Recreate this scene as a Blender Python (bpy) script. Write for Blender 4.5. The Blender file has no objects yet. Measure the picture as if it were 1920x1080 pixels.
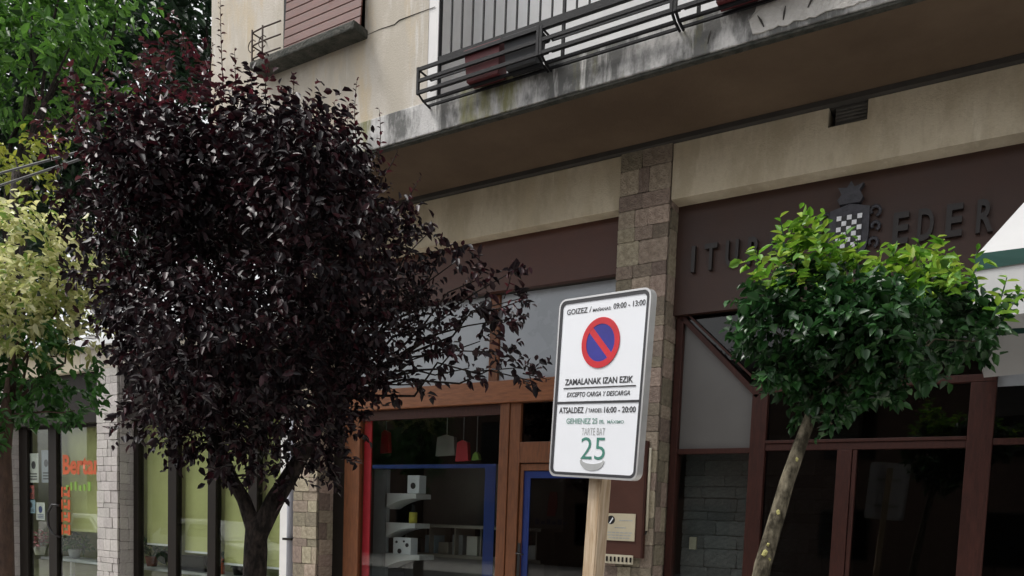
import bpy, bmesh, math, random
import numpy as np
from mathutils import Vector, Matrix
rnd = random.Random(7)
rng = np.random.default_rng(11)
sc = bpy.context.scene
C = sc.collection

# ---------------------------------------------------------------- camera, sky, sun, exposure
F = 1500.0; PPY = 1093.65; CAM = np.array([0.0, -7.09, 1.6])      # pixels of the 1920x1080 photograph
AR = np.array([0.8434955, 0.5358905, 0.03656109])
AU = np.array([-0.07270902, 0.0464741, 0.99626982])
AW = np.array([-0.53219239, 0.84300743, -0.07816477])
cam = bpy.data.cameras.new('camera'); cam_o = bpy.data.objects.new('camera', cam); C.objects.link(cam_o)
cam.sensor_width = 36.0; cam.lens = 36.0 * F / 1920.0; cam.shift_y = (PPY - 540.0) / 1920.0
cam.clip_start = 0.05; cam.clip_end = 2000.0
M4 = Matrix((( AR[0], AU[0], -AW[0], CAM[0]), (AR[1], AU[1], -AW[1], CAM[1]), (AR[2], AU[2], -AW[2], CAM[2]), (0, 0, 0, 1)))
cam_o.matrix_world = M4
sc.camera = cam_o

SUN_EL = math.radians(60); SUN_AZ = math.radians(240)             # azimuth clockwise from +Y
world = bpy.data.worlds.new('World'); sc.world = world; world.use_nodes = True
nt = world.node_tree; nt.nodes.clear()
sky = nt.nodes.new('ShaderNodeTexSky'); sky.sky_type = 'NISHITA'; sky.sun_disc = False
sky.sun_elevation = SUN_EL; sky.sun_rotation = SUN_AZ; sky.air_density = 1.0; sky.dust_density = 5.0; sky.ozone_density = 1.0
hsv = nt.nodes.new('ShaderNodeHueSaturation'); hsv.inputs['Saturation'].default_value = 0.1
bg = nt.nodes.new('ShaderNodeBackground'); bg.inputs['Strength'].default_value = 0.15
wo = nt.nodes.new('ShaderNodeOutputWorld')
nt.links.new(sky.outputs[0], hsv.inputs['Color']); nt.links.new(hsv.outputs[0], bg.inputs['Color']); nt.links.new(bg.outputs[0], wo.inputs['Surface'])
sun = bpy.data.lights.new('sun', 'SUN'); sun.energy = 1.5; sun.angle = math.radians(14); sun.color = (1.0, 0.96, 0.9)
sun_o = bpy.data.objects.new('sun', sun); C.objects.link(sun_o)
sd = Vector((math.sin(SUN_AZ) * math.cos(SUN_EL), math.cos(SUN_AZ) * math.cos(SUN_EL), math.sin(SUN_EL)))
sun_o.rotation_euler = sd.to_track_quat('Z', 'Y').to_euler(); sun_o.location = (0, -20, 30)
vs = sc.view_settings; vs.view_transform = 'Standard'; vs.look = 'None'; vs.exposure = 0.65; vs.gamma = 1.0
vs.use_curve_mapping = False
sc.cycles.max_bounces = 8; sc.cycles.transparent_max_bounces = 12

# ---------------------------------------------------------------- pixel helpers (a direction; the distance comes from the plane it meets)
def dirpx(x, y): return AW + (x - 960.0) / F * AR - (y - PPY) / F * AU
def onY(x, y, Y):
    d = dirpx(x, y); return CAM + d * ((Y - CAM[1]) / d[1])
def PX(x, y, Y): return float(onY(x, y, Y)[0])
def PZ(x, y, Y): return float(onY(x, y, Y)[2])
def atd(x, y, zc): return CAM + dirpx(x, y) * zc
def rect(x0, x1, y0, y1, Y):
    """pixel box on the upright plane Y -> X0, X1, Z0, Z1"""
    ym, xm = (y0 + y1) / 2, (x0 + x1) / 2
    return PX(x0, ym, Y), PX(x1, ym, Y), PZ(xm, y1, Y), PZ(xm, y0, Y)

# ---------------------------------------------------------------- materials
MATS = {}
def mat(name, col, rough=0.7, var=0.18, scale=6.0, bump=0.0, bscale=40.0, col2=None, metal=0.0, spec=0.5, stretch=(1, 1, 1), fac=(0.35, 0.7), island=0.0, sub=None):
    m = bpy.data.materials.new(name); m.use_nodes = True; n = m.node_tree; n.nodes.clear(); L = n.links.new
    out = n.nodes.new('ShaderNodeOutputMaterial'); p = n.nodes.new('ShaderNodeBsdfPrincipled'); L(p.outputs[0], out.inputs[0])
    p.inputs['Roughness'].default_value = rough; p.inputs['Metallic'].default_value = metal; p.inputs['Specular IOR Level'].default_value = spec
    tc = n.nodes.new('ShaderNodeTexCoord'); mp = n.nodes.new('ShaderNodeMapping'); mp.inputs['Scale'].default_value = stretch
    L(tc.outputs['Object'], mp.inputs[0])
    nz = n.nodes.new('ShaderNodeTexNoise'); nz.inputs['Scale'].default_value = scale; nz.inputs['Detail'].default_value = 7; nz.inputs['Roughness'].default_value = 0.62
    L(mp.outputs[0], nz.inputs['Vector'])
    rp = n.nodes.new('ShaderNodeValToRGB'); rp.color_ramp.elements[0].position = fac[0]; rp.color_ramp.elements[1].position = fac[1]
    c2 = col2 if col2 else tuple(max(0, c * (1 + var)) for c in col); c1 = col if col2 else tuple(c * (1 - var) for c in col)
    rp.color_ramp.elements[0].color = (*c1, 1); rp.color_ramp.elements[1].color = (*c2, 1)
    L(nz.outputs['Fac'], rp.inputs[0]); last = rp.outputs[0]
    if island:
        ob = n.nodes.new('ShaderNodeObjectInfo'); h = n.nodes.new('ShaderNodeHueSaturation')
        mr = n.nodes.new('ShaderNodeMapRange'); mr.inputs[3].default_value = 1 - island; mr.inputs[4].default_value = 1 + island
        L(ob.outputs['Random'], mr.inputs[0]); L(mr.outputs[0], h.inputs['Value'])
        mr2 = n.nodes.new('ShaderNodeMapRange'); mr2.inputs[3].default_value = 0.985; mr2.inputs[4].default_value = 1.015
        ml = n.nodes.new('ShaderNodeMath'); ml.operation = 'MULTIPLY'; ml.inputs[1].default_value = 7.31
        fr = n.nodes.new('ShaderNodeMath'); fr.operation = 'FRACT'
        L(ob.outputs['Random'], ml.inputs[0]); L(ml.outputs[0], fr.inputs[0]); 
        mr2.inputs[3].default_value = 0.475; mr2.inputs[4].default_value = 0.535; L(fr.outputs[0], mr2.inputs[0]); L(mr2.outputs[0], h.inputs['Hue'])
        L(last, h.inputs['Color']); last = h.outputs[0]
    L(last, p.inputs['Base Color'])
    rr = n.nodes.new('ShaderNodeMapRange'); rr.inputs[3].default_value = max(0.02, rough - 0.08); rr.inputs[4].default_value = min(1, rough + 0.08)
    L(nz.outputs['Fac'], rr.inputs[0]); L(rr.outputs[0], p.inputs['Roughness'])
    if bump:
        nb = n.nodes.new('ShaderNodeTexNoise'); nb.inputs['Scale'].default_value = bscale; nb.inputs['Detail'].default_value = 5
        L(mp.outputs[0], nb.inputs['Vector'])
        b = n.nodes.new('ShaderNodeBump'); b.inputs['Strength'].default_value = bump; b.inputs['Distance'].default_value = 0.02
        L(nb.outputs['Fac'], b.inputs['Height']); L(b.outputs[0], p.inputs['Normal'])
    MATS[name] = m; return m
def leafmat(name, cols, rough=0.42, trans=0.25, spec=0.5):
    m = bpy.data.materials.new(name); m.use_nodes = True; n = m.node_tree; n.nodes.clear(); L = n.links.new
    out = n.nodes.new('ShaderNodeOutputMaterial'); g = n.nodes.new('ShaderNodeNewGeometry')
    rp = n.nodes.new('ShaderNodeValToRGB'); e = rp.color_ramp.elements
    while len(e) < len(cols): e.new(0.5)
    for i, c in enumerate(cols): e[i].position = i / (len(cols) - 1); e[i].color = (*c, 1)
    L(g.outputs['Random Per Island'], rp.inputs[0])
    p = n.nodes.new('ShaderNodeBsdfPrincipled'); p.inputs['Roughness'].default_value = rough; p.inputs['Specular IOR Level'].default_value = spec
    t = n.nodes.new('ShaderNodeBsdfTranslucent'); mx = n.nodes.new('ShaderNodeMixShader'); mx.inputs[0].default_value = trans
    L(rp.outputs[0], p.inputs['Base Color']); L(rp.outputs[0], t.inputs['Color'])
    L(p.outputs[0], mx.inputs[1]); L(t.outputs[0], mx.inputs[2]); L(mx.outputs[0], out.inputs[0])
    MATS[name] = m; return m
def glassmat(name, tint=(0.9, 0.93, 0.92), ior=1.5, rough=0.0):
    m = bpy.data.materials.new(name); m.use_nodes = True; n = m.node_tree; n.nodes.clear(); L = n.links.new
    out = n.nodes.new('ShaderNodeOutputMaterial'); fr = n.nodes.new('ShaderNodeFresnel'); fr.inputs[0].default_value = ior
    t = n.nodes.new('ShaderNodeBsdfTransparent'); t.inputs[0].default_value = (*tint, 1)
    # the pane is a thin slab: the Fresnel node inverts the index on its inner face, so hand it the inverse there
    ge = n.nodes.new('ShaderNodeNewGeometry'); mi = n.nodes.new('ShaderNodeMapRange'); mi.inputs[3].default_value = ior; mi.inputs[4].default_value = 1.0 / ior
    L(ge.outputs['Backfacing'], mi.inputs[0]); L(mi.outputs[0], fr.inputs[0])
    g = n.nodes.new('ShaderNodeBsdfGlossy'); g.inputs['Roughness'].default_value = rough
    nz = n.nodes.new('ShaderNodeTexNoise'); nz.inputs['Scale'].default_value = 1.3; b = n.nodes.new('ShaderNodeBump'); b.inputs['Strength'].default_value = 0.02
    tc = n.nodes.new('ShaderNodeTexCoord'); L(tc.outputs['Object'], nz.inputs['Vector']); L(nz.outputs['Fac'], b.inputs['Height']); L(b.outputs[0], g.inputs['Normal'])
    mx = n.nodes.new('ShaderNodeMixShader'); L(fr.outputs[0], mx.inputs[0]); L(t.outputs[0], mx.inputs[1]); L(g.outputs[0], mx.inputs[2]); L(mx.outputs[0], out.inputs[0])
    MATS[name] = m; return m
def streaked(name, base, dark, green, pale):
    """old concrete with rain streaks, moss tint and pale lime runs (stains with a shape of their own)"""
    m = bpy.data.materials.new(name); m.use_nodes = True; n = m.node_tree; n.nodes.clear(); L = n.links.new
    out = n.nodes.new('ShaderNodeOutputMaterial'); p = n.nodes.new('ShaderNodeBsdfPrincipled'); L(p.outputs[0], out.inputs[0]); p.inputs['Roughness'].default_value = 0.88
    tc = n.nodes.new('ShaderNodeTexCoord')
    def noise(scale, st, d=6):
        mp = n.nodes.new('ShaderNodeMapping'); mp.inputs['Scale'].default_value = st; L(tc.outputs['Object'], mp.inputs[0])
        z = n.nodes.new('ShaderNodeTexNoise'); z.inputs['Scale'].default_value = scale; z.inputs['Detail'].default_value = d; z.inputs['Roughness'].default_value = 0.65; L(mp.outputs[0], z.inputs['Vector']); return z.outputs['Fac']
    def mix(a, col, fac, lo, hi):
        r = n.nodes.new('ShaderNodeMapRange'); r.inputs[1].default_value = lo; r.inputs[2].default_value = hi; L(fac, r.inputs[0])
        x = n.nodes.new('ShaderNodeMix'); x.data_type = 'RGBA'; L(r.outputs[0], x.inputs[0])
        if isinstance(a, tuple): x.inputs[6].default_value = (*a, 1)
        else: L(a, x.inputs[6])
        x.inputs[7].default_value = (*col, 1); return x.outputs[2]
    c = mix(base, dark, noise(1.7, (1.6, 1, 0.7)), 0.44, 0.56)
    c = mix(c, green, noise(2.3, (1.2, 1, 0.3)), 0.54, 0.66)
    c = mix(c, pale, noise(4.0, (2.2, 1, 0.25)), 0.58, 0.7)
    c = mix(c, dark, noise(26, (1, 1, 0.35)), 0.52, 0.85)
    L(c, p.inputs['Base Color'])
    b = n.nodes.new('ShaderNodeBump'); b.inputs['Strength'].default_value = 0.5; b.inputs['Distance'].default_value = 0.01
    L(noise(60, (1, 1, 1)), b.inputs['Height']); L(b.outputs[0], p.inputs['Normal'])
    MATS[name] = m; return m

mat('plaster', (0.50, 0.44, 0.34), 0.9, col2=(0.56, 0.535, 0.50), scale=0.55, fac=(0.40, 0.56), bump=0.25, bscale=90)
mat('plaster_yellow', (0.54, 0.47, 0.34), 0.9, col2=(0.60, 0.55, 0.45), scale=1.1, bump=0.25, bscale=90)
mat('beam_plaster', (0.58, 0.50, 0.36), 0.9, col2=(0.70, 0.625, 0.48), scale=1.2, bump=0.35, bscale=70, stretch=(1, 1, 1.6))
mat('white_plaster', (0.76, 0.75, 0.74), 0.85, 0.06, 2, 0.15, 80)
mat('loggia_wall', (0.78, 0.78, 0.78), 0.85, 0.08, 2.2, 0.15, 80)
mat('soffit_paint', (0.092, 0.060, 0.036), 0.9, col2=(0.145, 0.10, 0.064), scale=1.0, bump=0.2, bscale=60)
mat('shadow_gap', (0.05, 0.045, 0.04), 0.9)  # dark colour stands in for shade in the recesses; cracks use it too
mat('brown_panel', (0.075, 0.026, 0.016), 0.5, 0.12, 3, 0.08, 60)
mat('brown_dark_panel', (0.046, 0.019, 0.012), 0.55, 0.12, 3, 0.08, 60)
mat('brown_timber', (0.042, 0.012, 0.008), 0.5, 0.3, 9, 0.12, 30, spec=0.3, stretch=(6, 6, 1))
mat('orange_timber', (0.155, 0.052, 0.017), 0.5, 0.28, 7, 0.12, 30, stretch=(7, 7, 1))
mat('orange_timber_h', (0.24, 0.088, 0.036), 0.42, 0.22, 7, 0.12, 30, stretch=(1, 7, 7))
mat('stone', (0.24, 0.19, 0.145), 0.88, col2=(0.45, 0.37, 0.29), scale=4, bump=1.0, bscale=14, island=0.36)
mat('pale_stone', (0.40, 0.37, 0.355), 0.85, col2=(0.52, 0.49, 0.47), scale=4, bump=0.7, bscale=14, island=0.12)
mat('inner_stone', (0.15, 0.15, 0.15), 0.85, col2=(0.24, 0.24, 0.24), scale=7, bump=0.9, bscale=30, island=0.2)
mat('mortar', (0.13, 0.115, 0.10), 0.95, 0.2, 20, 0.5, 80)
mat('sill_stone', (0.022, 0.026, 0.02), 0.95, col2=(0.085, 0.08, 0.068), scale=12, bump=0.8, bscale=50)
mat('iron', (0.011, 0.011, 0.013), 0.6, 0.3, 30, 0.2, 90, spec=0.2)
mat('rusty_iron', (0.05, 0.026, 0.018), 0.7, 0.4, 30, 0.3, 90)
mat('shutter_red', (0.13, 0.048, 0.036), 0.6, 0.22, 8, 0.15, 50, stretch=(1, 4, 4))
mat('dark_frame', (0.012, 0.009, 0.007), 0.6, 0.2, 8, spec=0.2)
mat('blind', (0.50, 0.50, 0.21), 0.85, 0.07, 2.5, 0.05, 200)
mat('white_paint', (0.72, 0.72, 0.72), 0.5, 0.05, 5)
mat('panel_white', (0.40, 0.43, 0.47), 0.28, 0.05, 2)  # pale colour stands in for a bright reflection on the glass
mat('sky_reflection', (0.125, 0.12, 0.115), 0.35, 0.06, 2)  # sky reflected in the glass, put into an even grey colour
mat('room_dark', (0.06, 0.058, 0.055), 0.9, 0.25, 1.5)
mat('room_mid', (0.20, 0.195, 0.18), 0.9, 0.15, 1.5)
mat('room_green', (0.42, 0.44, 0.24), 0.9, 0.1, 1.5)
mat('pipe_grey', (0.36, 0.37, 0.43), 0.5, 0.05, 5)
mat('black', (0.012, 0.012, 0.013), 0.45)
mat('sign_white', (0.83, 0.85, 0.89), 0.32, 0.02, 3)
mat('sign_ink', (0.035, 0.035, 0.04), 0.5)
mat('sign_grey', (0.42, 0.43, 0.43), 0.5)
mat('sign_green', (0.06, 0.22, 0.17), 0.5)
mat('sign_green_pale', (0.22, 0.36, 0.32), 0.5)
mat('sign_red', (0.58, 0.02, 0.03), 0.4)
mat('sign_blue', (0.03, 0.03, 0.27), 0.4)
mat('aluminium', (0.62, 0.62, 0.62), 0.35, 0.05, 8, metal=0.6)
mat('raw_wood', (0.38, 0.26, 0.15), 0.8, col2=(0.66, 0.54, 0.40), scale=6, bump=0.3, bscale=30, stretch=(9, 9, 0.7))
mat('bark_dark', (0.010, 0.008, 0.007), 0.95, col2=(0.055, 0.042, 0.036), scale=26, spec=0.2, fac=(0.42, 0.72), bump=1.0, bscale=30, stretch=(1, 1, 0.45))
mat('bark_grey', (0.035, 0.030, 0.020), 0.95, col2=(0.20, 0.175, 0.125), scale=22, spec=0.2, fac=(0.42, 0.66), bump=0.8, bscale=30, stretch=(1, 1, 0.5))
mat('lichen', (0.45, 0.42, 0.16), 0.95, 0.2, 40, 0.6, 120)
mat('bark_brown', (0.05, 0.03, 0.022), 0.9, col2=(0.11, 0.065, 0.045), scale=14, bump=1.0, bscale=30, stretch=(1, 1, 0.45))
mat('canvas', (0.52, 0.52, 0.52), 0.85, 0.04, 3, 0.1, 300)
mat('canvas_green', (0.01, 0.055, 0.045), 0.8, 0.1, 6, 0.1, 300)
mat('asphalt', (0.05, 0.05, 0.052), 0.95, 0.2, 30, 0.6, 200)
mat('paving', (0.42, 0.40, 0.37), 0.9, 0.12, 3, 0.3, 60)
mat('kerbstone', (0.3, 0.3, 0.29), 0.9, 0.1, 5, 0.4, 60)
mat('blue_strip', (0.006, 0.024, 0.15), 0.4, 0.1)
mat('red_strip', (0.50, 0.012, 0.03), 0.45, 0.1)
mat('orange_ink', (0.46, 0.075, 0.012), 0.5, 0.1)
mat('green_ink', (0.16, 0.30, 0.03), 0.5, 0.1)
mat('brass_plate', (0.56, 0.50, 0.36), 0.45, 0.08, 6)
mat('paper', (0.62, 0.62, 0.56), 0.8, 0.06, 4)
mat('paper_blue', (0.30, 0.42, 0.50), 0.8, 0.1, 6)
mat('paper_red', (0.45, 0.10, 0.08), 0.8, 0.2, 6)
mat('steel_grey', (0.25, 0.27, 0.29), 0.45, 0.1, 5)
mat('counter', (0.30, 0.28, 0.24), 0.6, 0.1, 4)
mat('yellow_label', (0.62, 0.55, 0.08), 0.5)
mat('terracotta', (0.35, 0.10, 0.05), 0.8)
mat('planter_red', (0.11, 0.018, 0.022), 0.6, 0.2, 8)
mat('planter_vent', (0.11, 0.105, 0.095), 0.8, 0.2, 9)
mat('planter_grey', (0.035, 0.036, 0.04), 0.7, 0.2, 8)
mat('crest_metal', (0.05, 0.05, 0.062), 0.5, 0.3, 14, 0.4, 50)
mat('letter_iron', (0.018, 0.013, 0.012), 0.5, 0.2)
mat('roof_grey', (0.22, 0.22, 0.215), 0.9, 0.15, 4)
mat('ivory', (0.6, 0.55, 0.42), 0.5)
mat('car_white', (0.78, 0.78, 0.77), 0.25, 0.02)
mat('terrace_brick', (0.12, 0.075, 0.055), 0.9, 0.2, 4, 0.3, 40)  # dark tone keeps the mirrored terrace dim in the glass
glassmat('glass'); glassmat('glass_dark', (0.42, 0.42, 0.42))
streaked('beam_plaster', (0.62, 0.545, 0.41), (0.50, 0.43, 0.31), (0.56, 0.48, 0.34), (0.70, 0.63, 0.50))
streaked('plaster', (0.545, 0.50, 0.435), (0.47, 0.425, 0.355), (0.53, 0.445, 0.32), (0.61, 0.585, 0.55))
streaked('fascia_concrete', (0.55, 0.54, 0.53), (0.13, 0.13, 0.125), (0.22, 0.215, 0.11), (0.70, 0.69, 0.67))
leafmat('purple_leaf', [(0.006, 0.004, 0.006), (0.010, 0.005, 0.008), (0.016, 0.007, 0.010), (0.026, 0.011, 0.014), (0.05, 0.010, 0.016)], 0.46, 0.12, 0.32)
leafmat('purple_new_leaf', [(0.016, 0.008, 0.010), (0.045, 0.012, 0.018), (0.11, 0.018, 0.028), (0.05, 0.026, 0.02)], 0.4, 0.3)
leafmat('green_leaf', [(0.010, 0.034, 0.010), (0.016, 0.060, 0.016), (0.026, 0.090, 0.022), (0.045, 0.13, 0.03)], 0.38, 0.22)
leafmat('bright_leaf', [(0.06, 0.17, 0.014), (0.12, 0.28, 0.024), (0.20, 0.36, 0.035), (0.28, 0.38, 0.05)], 0.45, 0.4)
leafmat('variegated_leaf', [(0.12, 0.24, 0.04), (0.42, 0.46, 0.15), (0.68, 0.66, 0.34), (0.78, 0.76, 0.48), (0.50, 0.54, 0.20)], 0.5, 0.35)
leafmat('maple_leaf', [(0.02, 0.07, 0.014), (0.035, 0.12, 0.02), (0.06, 0.18, 0.03)], 0.45, 0.3)
leafmat('far_leaf', [(0.02, 0.06, 0.012), (0.05, 0.14, 0.02), (0.10, 0.24, 0.03), (0.15, 0.32, 0.045)], 0.5, 0.25)
leafmat('far_dark_leaf', [(0.008, 0.022, 0.010), (0.014, 0.036, 0.014), (0.022, 0.055, 0.018)], 0.5, 0.2)
leafmat('far_yellow_leaf', [(0.10, 0.14, 0.015), (0.24, 0.28, 0.03), (0.38, 0.38, 0.05)], 0.5, 0.3)

# ---------------------------------------------------------------- object helpers
def tag(o, label, cat, group=None):
    o['label'] = label; o['category'] = cat
    if group: o['group'] = group
    return o
def thing(name, label, cat, loc=(0, 0, 0), group=None):
    o = bpy.data.objects.new(name, None); C.objects.link(o); o.location = loc; o.empty_display_size = 0.2
    return tag(o, label, cat, group)
def bm_obj(name, bm, m, parent=None):
    bmesh.ops.recalc_face_normals(bm, faces=bm.faces)
    me = bpy.data.meshes.new(name); bm.to_mesh(me); bm.free(); return put(name, me, m, parent)
def loc_in(parent, loc):
    """a child of a thing's Empty is placed relative to it; deeper pieces have a parent that sits at the world origin"""
    return Vector(loc) - Vector(parent.location) if parent.parent is None else Vector(loc)
def put(name, me, m, parent=None):
    """mesh given in world coordinates"""
    o = bpy.data.objects.new(name, me); C.objects.link(o)
    if m and not me.materials: me.materials.append(MATS[m])
    if parent is not None: o.parent = parent; o.location = loc_in(parent, (0, 0, 0))
    return o
def bx(bm, x0, x1, y0, y1, z0, z1):
    vs_ = [bm.verts.new((x, y, z)) for z in (z0, z1) for y in (y0, y1) for x in (x0, x1)]
    for f in ((0, 1, 3, 2), (4, 6, 7, 5), (0, 4, 5, 1), (1, 5, 7, 3), (3, 7, 6, 2), (2, 6, 4, 0)): bm.faces.new([vs_[i] for i in f])
def boxes(name, lst, m, parent=None, bev=0.0):
    bm = bmesh.new()
    for b in lst: bx(bm, *b)
    if bev: bmesh.ops.bevel(bm, geom=bm.edges[:], offset=bev, segments=2, affect='EDGES', profile=0.6)
    return bm_obj(name, bm, m, parent)
def box(name, b, m, parent=None, bev=0.0): return boxes(name, [b], m, parent, bev)
def ring_pts(p, d, r, n, ref=None):
    d = Vector(d).normalized(); a = Vector((0, 0, 1)) if abs(d.z) < 0.9 else Vector((1, 0, 0))
    u = d.cross(a).normalized(); v = d.cross(u)
    return [Vector(p) + (u * math.cos(2 * math.pi * i / n) + v * math.sin(2 * math.pi * i / n)) * r for i in range(n)]
def tube(bm, pts, rad, n=8, cap=True):
    pts = [Vector(p) for p in pts]; rings = []
    d0 = None; u = None
    for i, p in enumerate(pts):
        d = (pts[min(i + 1, len(pts) - 1)] - pts[max(i - 1, 0)]).normalized()
        if u is None:
            a = Vector((0, 0, 1)) if abs(d.z) < 0.9 else Vector((1, 0, 0)); u = d.cross(a).normalized()
        else: u = (u - d * u.dot(d)).normalized()
        v = d.cross(u); r = rad[i] if hasattr(rad, '__len__') else rad
        rings.append([bm.verts.new(p + (u * math.cos(2 * math.pi * k / n) + v * math.sin(2 * math.pi * k / n)) * r) for k in range(n)])
    for a, b in zip(rings, rings[1:]):
        for k in range(n): 
            f = bm.faces.new((a[k], a[(k + 1) % n], b[(k + 1) % n], b[k])); f.smooth = n > 5
    if cap: bm.faces.new(rings[0][::-1]); bm.faces.new(rings[-1])
def tube_obj(name, pts, rad, m, parent=None, n=8):
    bm = bmesh.new(); tube(bm, pts, rad, n); return bm_obj(name, bm, m, parent)
def prism(name, pts2, y0, y1, m, parent=None, bev=0):
    """polygon in X,Z pulled along Y"""
    bm = bmesh.new(); a = [bm.verts.new((x, y0, z)) for x, z in pts2]; b = [bm.verts.new((x, y1, z)) for x, z in pts2]
    bm.faces.new(a); bm.faces.new(b[::-1]); n = len(a)
    for i in range(n): bm.faces.new((a[i], b[i], b[(i + 1) % n], a[(i + 1) % n]))
    return bm_obj(name, bm, m, parent)
def text_mesh(s, width=None, height=None, extrude=0.0, shear=0.0, bold=0.0, thin=False):
    cu = bpy.data.curves.new('t', 'FONT'); cu.body = s; cu.align_x = 'CENTER'; cu.extrude = extrude; cu.shear = shear; cu.offset = bold; cu.resolution_u = 3
    o = bpy.data.objects.new('t', cu); C.objects.link(o); dg = bpy.context.evaluated_depsgraph_get(); dg.update()
    me = bpy.data.meshes.new_from_object(o.evaluated_get(dg)); bpy.data.objects.remove(o); bpy.data.curves.remove(cu)
    me.materials.clear()
    co = np.empty(len(me.vertices) * 3); me.vertices.foreach_get('co', co); co = co.reshape(-1, 3)
    mn, mx = co.min(0), co.max(0); sx = width / (mx[0] - mn[0]) if width else None; sy = height / (mx[1] - mn[1]) if height else None
    if sx is None: sx = sy
    if sy is None: sy = sx
    co[:, 0] = (co[:, 0] - (mn[0] + mx[0]) / 2) * sx; co[:, 1] = (co[:, 1] - mn[1]) * sy
    # upright: X across, Z up, front towards -Y
    me.vertices.foreach_set('co', np.stack([co[:, 0], -co[:, 2], co[:, 1]], 1).ravel()); me.update(); return me
def text_obj(name, s, loc, m, parent=None, **k):
    me = text_mesh(s, **k); me.name = name; me.materials.append(MATS[m]); o = bpy.data.objects.new(name, me); C.objects.link(o)
    if parent is not None:
        o.parent = parent; o.location = loc_in(parent, loc)
    else: o.location = loc
    return o

# ---------------------------------------------------------------- ground
def struct(o): o['kind'] = 'structure'; return o
struct(box('ground', (-150, 150, -150, 150, -0.6, -0.13), 'asphalt'))
struct(box('road', (-90, 60, -11.6, -4.55, -0.126, -0.12), 'asphalt'))
struct(box('pavement', (-90, 60, -4.4, 12, -0.12, 0.0), 'paving'))
struct(box('kerb', (-90, 60, -4.55, -4.404, -0.12, 0.005), 'kerbstone', bev=0.01))
struct(box('far_pavement', (-90, 60, -30, -11.6, -0.12, 0.0), 'paving'))

# ---------------------------------------------------------------- stone work
STONE = []
for k in range(6):
    bm = bmesh.new(); bmesh.ops.create_cube(bm, size=1.0)
    for v in bm.verts: v.co += Vector([rnd.uniform(-0.02, 0.02) for _ in range(3)])
    bmesh.ops.bevel(bm, geom=bm.edges[:], offset=0.05, segments=1, affect='EDGES')
    me = bpy.data.meshes.new('stone'); bm.to_mesh(me); bm.free(); STONE.append(me)
STONES = {}
def stone_at(cx, cy, cz, sx, sy, sz, m, parent):
    key = (rnd.randrange(6), m)
    if key not in STONES:
        me = STONE[key[0]].copy(); me.materials.append(MATS[m]); STONES[key] = me
    o = bpy.data.objects.new('stone', STONES[key]); C.objects.link(o); o.parent = parent
    o.location = loc_in(parent, (cx, cy, cz)); o.scale = (sx, sy, sz); return o
def split(x0, x1, z0, z1, mx, mz, out, r):
    w, h = x1 - x0, z1 - z0
    if w <= mx and h <= mz and not (w > 0.2 and h > 0.2 and r.random() < 0.75) or min(w, h) < 0.06: out.append((x0, x1, z0, z1)); return
    if (h > mz) or (w <= mx * 0.9 and h > w) or (h > w and r.random() < 0.7):
        c = z0 + h * r.uniform(0.33, 0.67); split(x0, x1, z0, c, mx, mz, out, r); split(x0, x1, c, z1, mx, mz, out, r)
    else:
        c = x0 + w * r.uniform(0.32, 0.68); split(x0, c, z0, z1, mx, mz, out, r); split(c, x1, z0, z1, mx, mz, out, r)
def pillar(bld, x0, x1, y0, y1, z1, m, mx, mz, seed, left=False):
    p = box('pillar', (x0 + 0.015, x1 - 0.015, y0 + 0.015, y1, 0, z1), 'mortar', bld)
    r = random.Random(seed); g = 0.005 if m != 'stone' else 0.003
    L = []; split(x0, x1 - 0.004, 0.0, z1, mx, mz, L, r)
    for a, b, c, d in L: stone_at((a + b) / 2, y0 + 0.012 + r.uniform(-0.008, 0.004), (c + d) / 2, b - a - g, 0.035, d - c - g, m, p)
    L = []; split(y0 + 0.036, y1, 0.0, z1, mx, mz, L, r)
    for a, b, c, d in L: stone_at(x1 - 0.012 + r.uniform(-0.004, 0.006), (a + b) / 2, (c + d) / 2, 0.035, b - a - g, d - c - g, m, p)
    return p

# ================================================================ the apartment building
YU = -1.08; YS = 0.28
SOF = 5.12; FT = 5.41
BL = -8.02; BR_ = 6.0
bld = thing('apartment_building', 'cream apartment building overhanging dark shopfronts, with stained balcony slab and stone pillars', 'building', (-3.2, 0, 0))
WX0, WX1, WZ0, WZ1 = -6.79, -5.71, 6.27, 7.7          # shuttered window
LX0 = -4.82; LZ1 = 8.9                                   # balcony opening
T = 0.25
wall_boxes = [(BL, WX0, YU, YU + T, FT, 9.5), (WX0, WX1, YU, YU + T, FT, WZ0), (WX0, WX1, YU, YU + T, WZ1, 9.5), (WX1, LX0 - 0.1, YU, YU + T, FT, 9.5), (LX0, BR_, YU, YU + T, LZ1, 9.5)]
boxes('upper_wall', wall_boxes, 'plaster', bld)
box('upper_wall_side', (BL, BL + T, YU + T, 9, SOF + 0.03, 9.5), 'plaster', bld)
box('roof', (BL - 0.3, BR_, YU - 0.3, 9.3, 9.5, 9.75), 'roof_grey', bld)
box('rear_wall', (BL, BR_, 8.75, 9, 0, 9.5), 'plaster', bld)
box('side_wall', (-7.78, -7.58, 0.45, 8.75, 0, SOF), 'beam_plaster', bld)
box('right_side_wall', (BR_ - 0.2, BR_, 0.0, 8.75, 0, 9.5), 'beam_plaster', bld)
fas = box('slab_edge', (BL, BR_, YU - 0.025, YU + 0.4, SOF, FT - 0.003), 'fascia_concrete', bld, 0.008)
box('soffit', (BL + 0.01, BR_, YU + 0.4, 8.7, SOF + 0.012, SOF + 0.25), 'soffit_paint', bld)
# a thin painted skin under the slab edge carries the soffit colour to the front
box('soffit_skin', (BL + 0.01, BR_, YU + 0.05, 0.01, SOF - 0.012, SOF - 0.003), 'soffit_paint', bld)
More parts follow.
